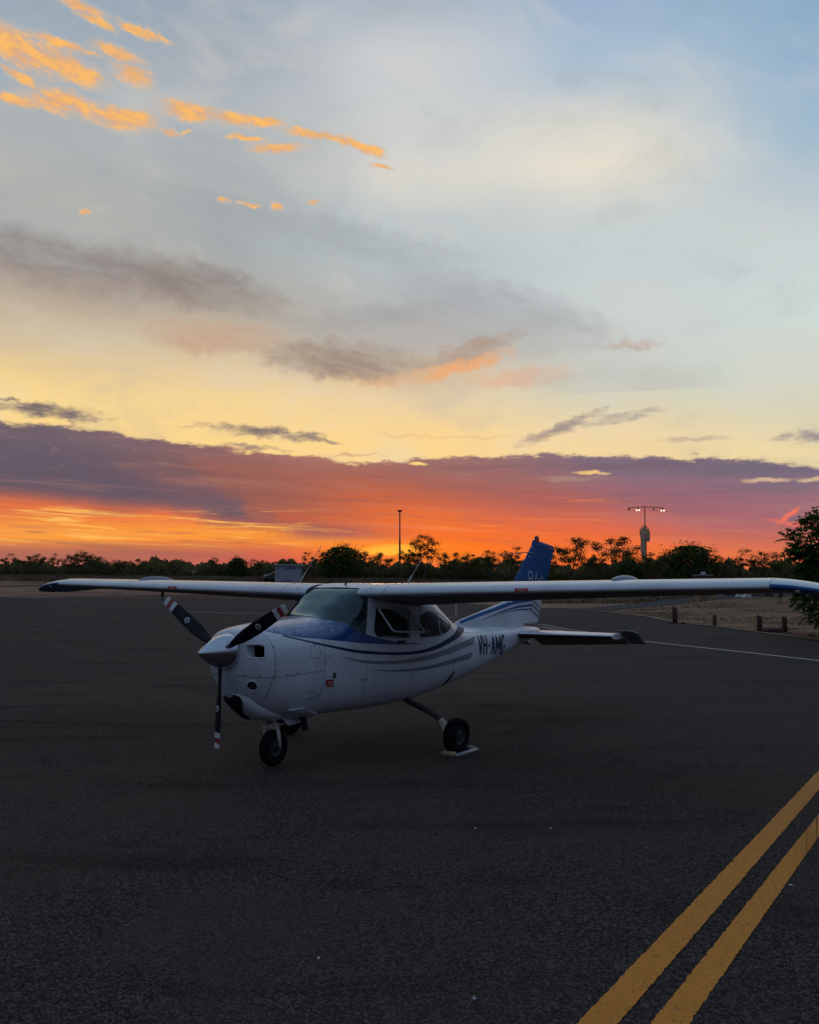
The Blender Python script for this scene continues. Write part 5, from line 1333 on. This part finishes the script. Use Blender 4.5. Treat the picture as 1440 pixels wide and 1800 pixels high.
def windsock():
    D = 104.; t = at(1133.5, 891, D); g_ = h(D); H = t.z-g_; k = D/FPX
    root = empty('windsock_mast', (t.x, D, g_), 'windsock mast with a limp pale sock and floodlights on a cross arm', 'windsock')
    mb = MB(); mb.tube([(0,0,0),(0,0,H-2.2),(0,0,H-2.19),(0,0,H+.05)], [.14,.12,.06,.05], 10); mb.build('mast', M['mast'], root)
    mb = MB(); mb.tube([(-29*k,.1,H-.12),(-14*k,.05,H-.02),(0,0,H),(16*k,.0,H-.02),(33*k,-.1,H-.14)], .04, 8); mb.build('cross_arm', M['mast'], root)
    for dxp, lit in ((-28,False),(-12,True),(16,False),(31.5,True)):
        ex = dxp*k; zl = H-.10-abs(dxp)*.002
        mb = MB(); mb.lathe([(0,.03),(.06,.09),(.15,.15)], (ex,0,zl), (0,0,-1), 14); mb.build('lamp_hood', M['mast'], root)
        if lit:
            for q in (-.14, .14):
                mb = MB(); mb.lathe([(-.10,0),(-.07,.08),(0,.105),(.07,.08),(.10,0)], (ex+q,-.02,zl-.24), (.5,0,.8), 12); mb.build('lit_lamp', M['lit'], root)
        else:
            mb = MB(); mb.lathe([(-.09,0),(-.06,.07),(0,.09),(.06,.07),(.09,0)], (ex,0,zl-.16), (0,0,1), 12); mb.build('lamp_glass', M['white2'], root)
    # swivel frame and limp sock
    zt = at(1133, 926, D).z-g_
    mb = MB(); mb.tube([(.0,0,zt+.25),(-.35,-.1,zt+.10),(-.62,-.15,zt-.35),(-.60,-.15,zt-.9)], .03, 8); mb.tube([(.0,0,zt+.12),(.30,-.1,zt-.1),(.40,-.15,zt-.55),(.30,-.1,zt-1.1),(.0,0,zt-1.3)], .035, 8); mb.build('swivel_frame', M['mast'], root)
    # the cloth: folded tapering hose hanging beside the mast
    prof = [(0,.02,-.16),(-.12,.22,-.22),(-.35,.40,-.28),(-.8,.47,-.30),(-1.3,.42,-.28),(-1.7,.38,-.26),(-2.05,.42,-.32),(-2.45,.42,-.33),(-2.9,.36,-.27),(-3.3,.33,-.24),(-3.7,.30,-.21),(-4.1,.24,-.19),(-4.5,.19,-.17)]
    V = []; F = []; n = 28
    for i, (dz, r_, cx) in enumerate(prof):
        for q in range(n):
            a = 2*pi*q/n; rr = r_*.64*(1+.16*sin(5*a+i*.35)+.07*sin(9*a-i*.5)); V.append((cx+rr*cos(a), rr*.55*sin(a)-.12, zt+dz+.06*sin(3*a+i)))
    for i in range(len(prof)-1):
        for q in range(n): F.append((i*n+q, i*n+(q+1) % n, (i+1)*n+(q+1) % n, (i+1)*n+q))
    obj('windsock', V, F, M['sock'], root)
    V = []; F = []
    for i, (dz, r_, cx) in enumerate(prof[1:6]):
        for q in range(n):
            a = 2*pi*q/n; rr = r_*.55*(1+.14*sin(4*a+i*.5)); V.append((.24+rr*cos(a), rr*.6*sin(a)-.05, zt+dz*.9-.1))
    for i in range(4):
        for q in range(n): F.append((i*n+q, i*n+(q+1) % n, (i+1)*n+(q+1) % n, (i+1)*n+q))
    obj('sock_fold', V, F, M['sock'], root)
windsock()
# bollards and kerb timber
BL = [(1187,1095.5,28,.13,'thickest timber bollard, at the left end of the row on the grass verge'), (1257,1101.5,19,.10,'smallest timber bollard, second from the left on the grass verge'), (1336,1110.5,28,.12,'third timber bollard from the left, at the left end of the low kerb timber'), (1380,1112.5,27,.12,'rightmost timber bollard, at the right end of the low kerb timber')]
for px, py, hp, rd, lb in BL:
    g_ = gpt(px, py); D = g_[1]; H = hp*D/FPX
    root = empty('timber_bollard', (g_[0], D, g_[2]), lb, 'bollard', random.uniform(0, 3), 'timber bollards along the verge')
    mb = MB(); mb.tube([(0,0,-.1),(.01,0,H*.5),(.0,.01,H-.03),(0,0,H)], [rd*1.05,rd,rd*.97,rd*.86], 14); mb.build('post', M['timber'], root)
    mb = MB(); mb.tube([(0,0,H*.74),(0,0,H*.78)], rd*1.02, 14); mb.build('groove_band', M['dark'], root)
a = Vector(gpt(1341,1111.5)); b = Vector(gpt(1376,1113.5)); mb = MB(); mb.tube([a+Vector((0,0,.09)), b+Vector((0,0,.10))], .12, 10)
tag(mb.build('kerb_timber', M['timber']), 'low horizontal timber lying between the two right-hand bollards', 'timber')
for px, py, r_, lb in ((1180,1097,.10,'small red stone left of the thickest bollard'), (1201,1097,.13,'flat red stone touching the right foot of the thickest bollard')):
    g_ = Vector(gpt(px, py)); mb = MB(); mb.lathe([(-.05,r_*.7),(0,r_),(.05,r_*.85),(.09,r_*.4),(.1,0)], g_+Vector((0,0,.02)), (0,.1,1), 9); tag(mb.build('stone', M['timber']), lb, 'stone')
# runway end markers under the left wing
def gable(px, py, wpx, hpx, lb):
    g_ = gpt(px, py); D = g_[1]; w = wpx*D/FPX; H = hpx*D/FPX; root = empty('gable_marker', g_, lb, 'marker', 0, 'white gable markers')
    obj('sloping_panel', [(-w/2,-.5,0),(-w*.12,-.5,H),(-w*.12,.6,H),(-w/2,.6,0)], [(0,1,2,3)], M['white2'], root, False)
    obj('sloping_panel', [(w/2,-.5,0),(w*.12,-.5,H),(w*.12,.6,H),(w/2,.6,0)], [(3,2,1,0)], M['white2'], root, False)
    obj('end_panel', [(-w/2,-.51,0),(w/2,-.51,0),(w*.12,-.51,H),(-w*.12,-.51,H)], [(0,1,2,3)], M['white2'], root, False)
    mb = MB(); mb.box((0,.05,H), (w*.24,1.1,.02)); mb.build('ridge_cap', M['white2'], root, False)
gable(1313, 1051, 16, 7.5, 'larger white gable marker on the ground beneath the left wing'); gable(1299, 1049.5, 8, 4.5, 'smaller white gable marker left of the larger one beneath the wing')
def rail(px0, px1, py, hpx, lb, nm='marker_board'):
    a = Vector(gpt(px0, py)); b = Vector(gpt(px1, py)); D = a.y; H = hpx*D/FPX; root = empty(nm, tuple((a+b)/2), lb, 'marker board', 0, 'dark marker boards by the taxiway')
    L = (b.x-a.x); mb = MB(); mb.box((0,0,H*.6), (L, .12, H*.7), bev=.02); mb.build('board', M['dark'], root, False)
    for x in (-.4, .4): mb = MB(); mb.box((L*x,0,H*.1), (.08,.1,H*.3)); mb.build('foot', M['dark'], root, False)
rail(1274, 1293, 1047.5, 3, 'short dark board left of the two white gable markers'); rail(1320, 1345, 1048, 3, 'long low dark board right of the two white gable markers'); rail(1346, 1359, 1049, 6, 'dark box-like board at the right end of the row beneath the wing tip')
def post(px, py, hpx, wd, lb, m='white2'):
    g_ = gpt(px, py); D = g_[1]; H = hpx*D/FPX; mb = MB(); mb.box((0,0,H/2), (wd,wd*.6,H), bev=wd*.1); mb.box((0,-wd*.32,H*.85), (wd*.7,.01,H*.12))
    o = mb.build('marker_post', M[m], None, False); o.location = g_; return tag(o, lb, 'post')
post(802, 1084, 22, .10, 'pale marker post seen just behind the rear of the cabin')
post(219, 1046, 7, .14, 'short pale marker post under the left-hand wing')
def pipefence():
    D = 182.; x0 = at(352, 1008, D).x; x1 = at(394, 1008, D).x; g_ = h(D); root = empty('pipe_fence', ((x0+x1)/2, D, g_), 'distant dark pipe fence in front of the scrub left of the shed', 'fence')
    L = x1-x0
    for zz in (.35, .75, 1.1): mb = MB(); mb.tube([(-L/2,0,zz),(L/2,0,zz)], .06, 6); mb.build('rail', M['dark'], root)
    for k in range(7): mb = MB(); mb.tube([(-L/2+L*k/6,0,0),(-L/2+L*k/6,0,1.2)], .06, 6); mb.build('post', M['dark'], root)
pipefence()
D = 182.; p = at(342, 1008, D); mb = MB(); mb.box((0,0,.75), (.75,.5,1.3), bev=.05); mb.box((0,0,1.45), (.9,.6,.12)); o = mb.build('service_cabinet', M['white2'], None, False); o.location = (p.x, D, h(D)); tag(o, 'small white service cabinet at the left end of the pipe fence', 'cabinet')
D = 100.; p = at(1238, 1012, D); root = empty('utility_hut', (p.x, D, h(D)), 'low pale utility hut with a white roof vent showing over the left wing', 'hut')
H = at(1238, 1011, D).z-h(D); mb = MB(); mb.box((0,.6,H/2), (1.7,1.2,H)); mb.build('wall', M['dark'], root, False)
mb = MB(); mb.box((0,.6,H+.02), (1.8,1.4,.06)); mb.build('roof', M['shedroof'], root, False)
mb = MB(); mb.lathe([(0,.18),(.10,.20),(.22,.30),(.27,.26),(.30,0)], (.1,.6,H+.05), (0,0,1), 16); mb.build('roof_vent', M['white2'], root)
# litter on the asphalt
for a, b, lb in (((1372,1766),(1394,1798),'long dry grass stalk on the asphalt at the bottom right corner'), ((1011,1590),(1025,1589),'short straw left of the yellow lines'), ((1148,1687),(1160,1695),'tiny straw lying on the left yellow line')):
    A, B = Vector(gpt(*a)), Vector(gpt(*b)); mb = MB(); mb.tube([A+Vector((0,0,.014)), A.lerp(B,.5)+Vector((.004,.004,.022)), B+Vector((0,0,.014))], [.0022,.002,.001], 6); tag(mb.build('straw', M['straw']), lb, 'straw', 'straws lying on the asphalt')
for px, py, r_, lb in ((1391,1573,.016,'pale chip of stone right of the yellow lines'),(836,1464,.012,'small pale chip on the dark asphalt below the main wheel'),(834,1776,.01,'tiny white chip near the bottom edge left of the yellow lines'),(968,1462,.009,'tiny chip of stone between the main wheel and yellow lines'),(560,1690,.009,'tiny pale chip on the asphalt at lower left')):
    g_ = Vector(gpt(px, py)); mb = MB(); mb.lathe([(-.003,r_*.8),(.004,r_),(.008,r_*.5),(.009,0)], g_+Vector((0,0,.006)), (.1,.2,1), 7); o = mb.build('stone_chip', M['white2']); tag(o, lb, 'stone')
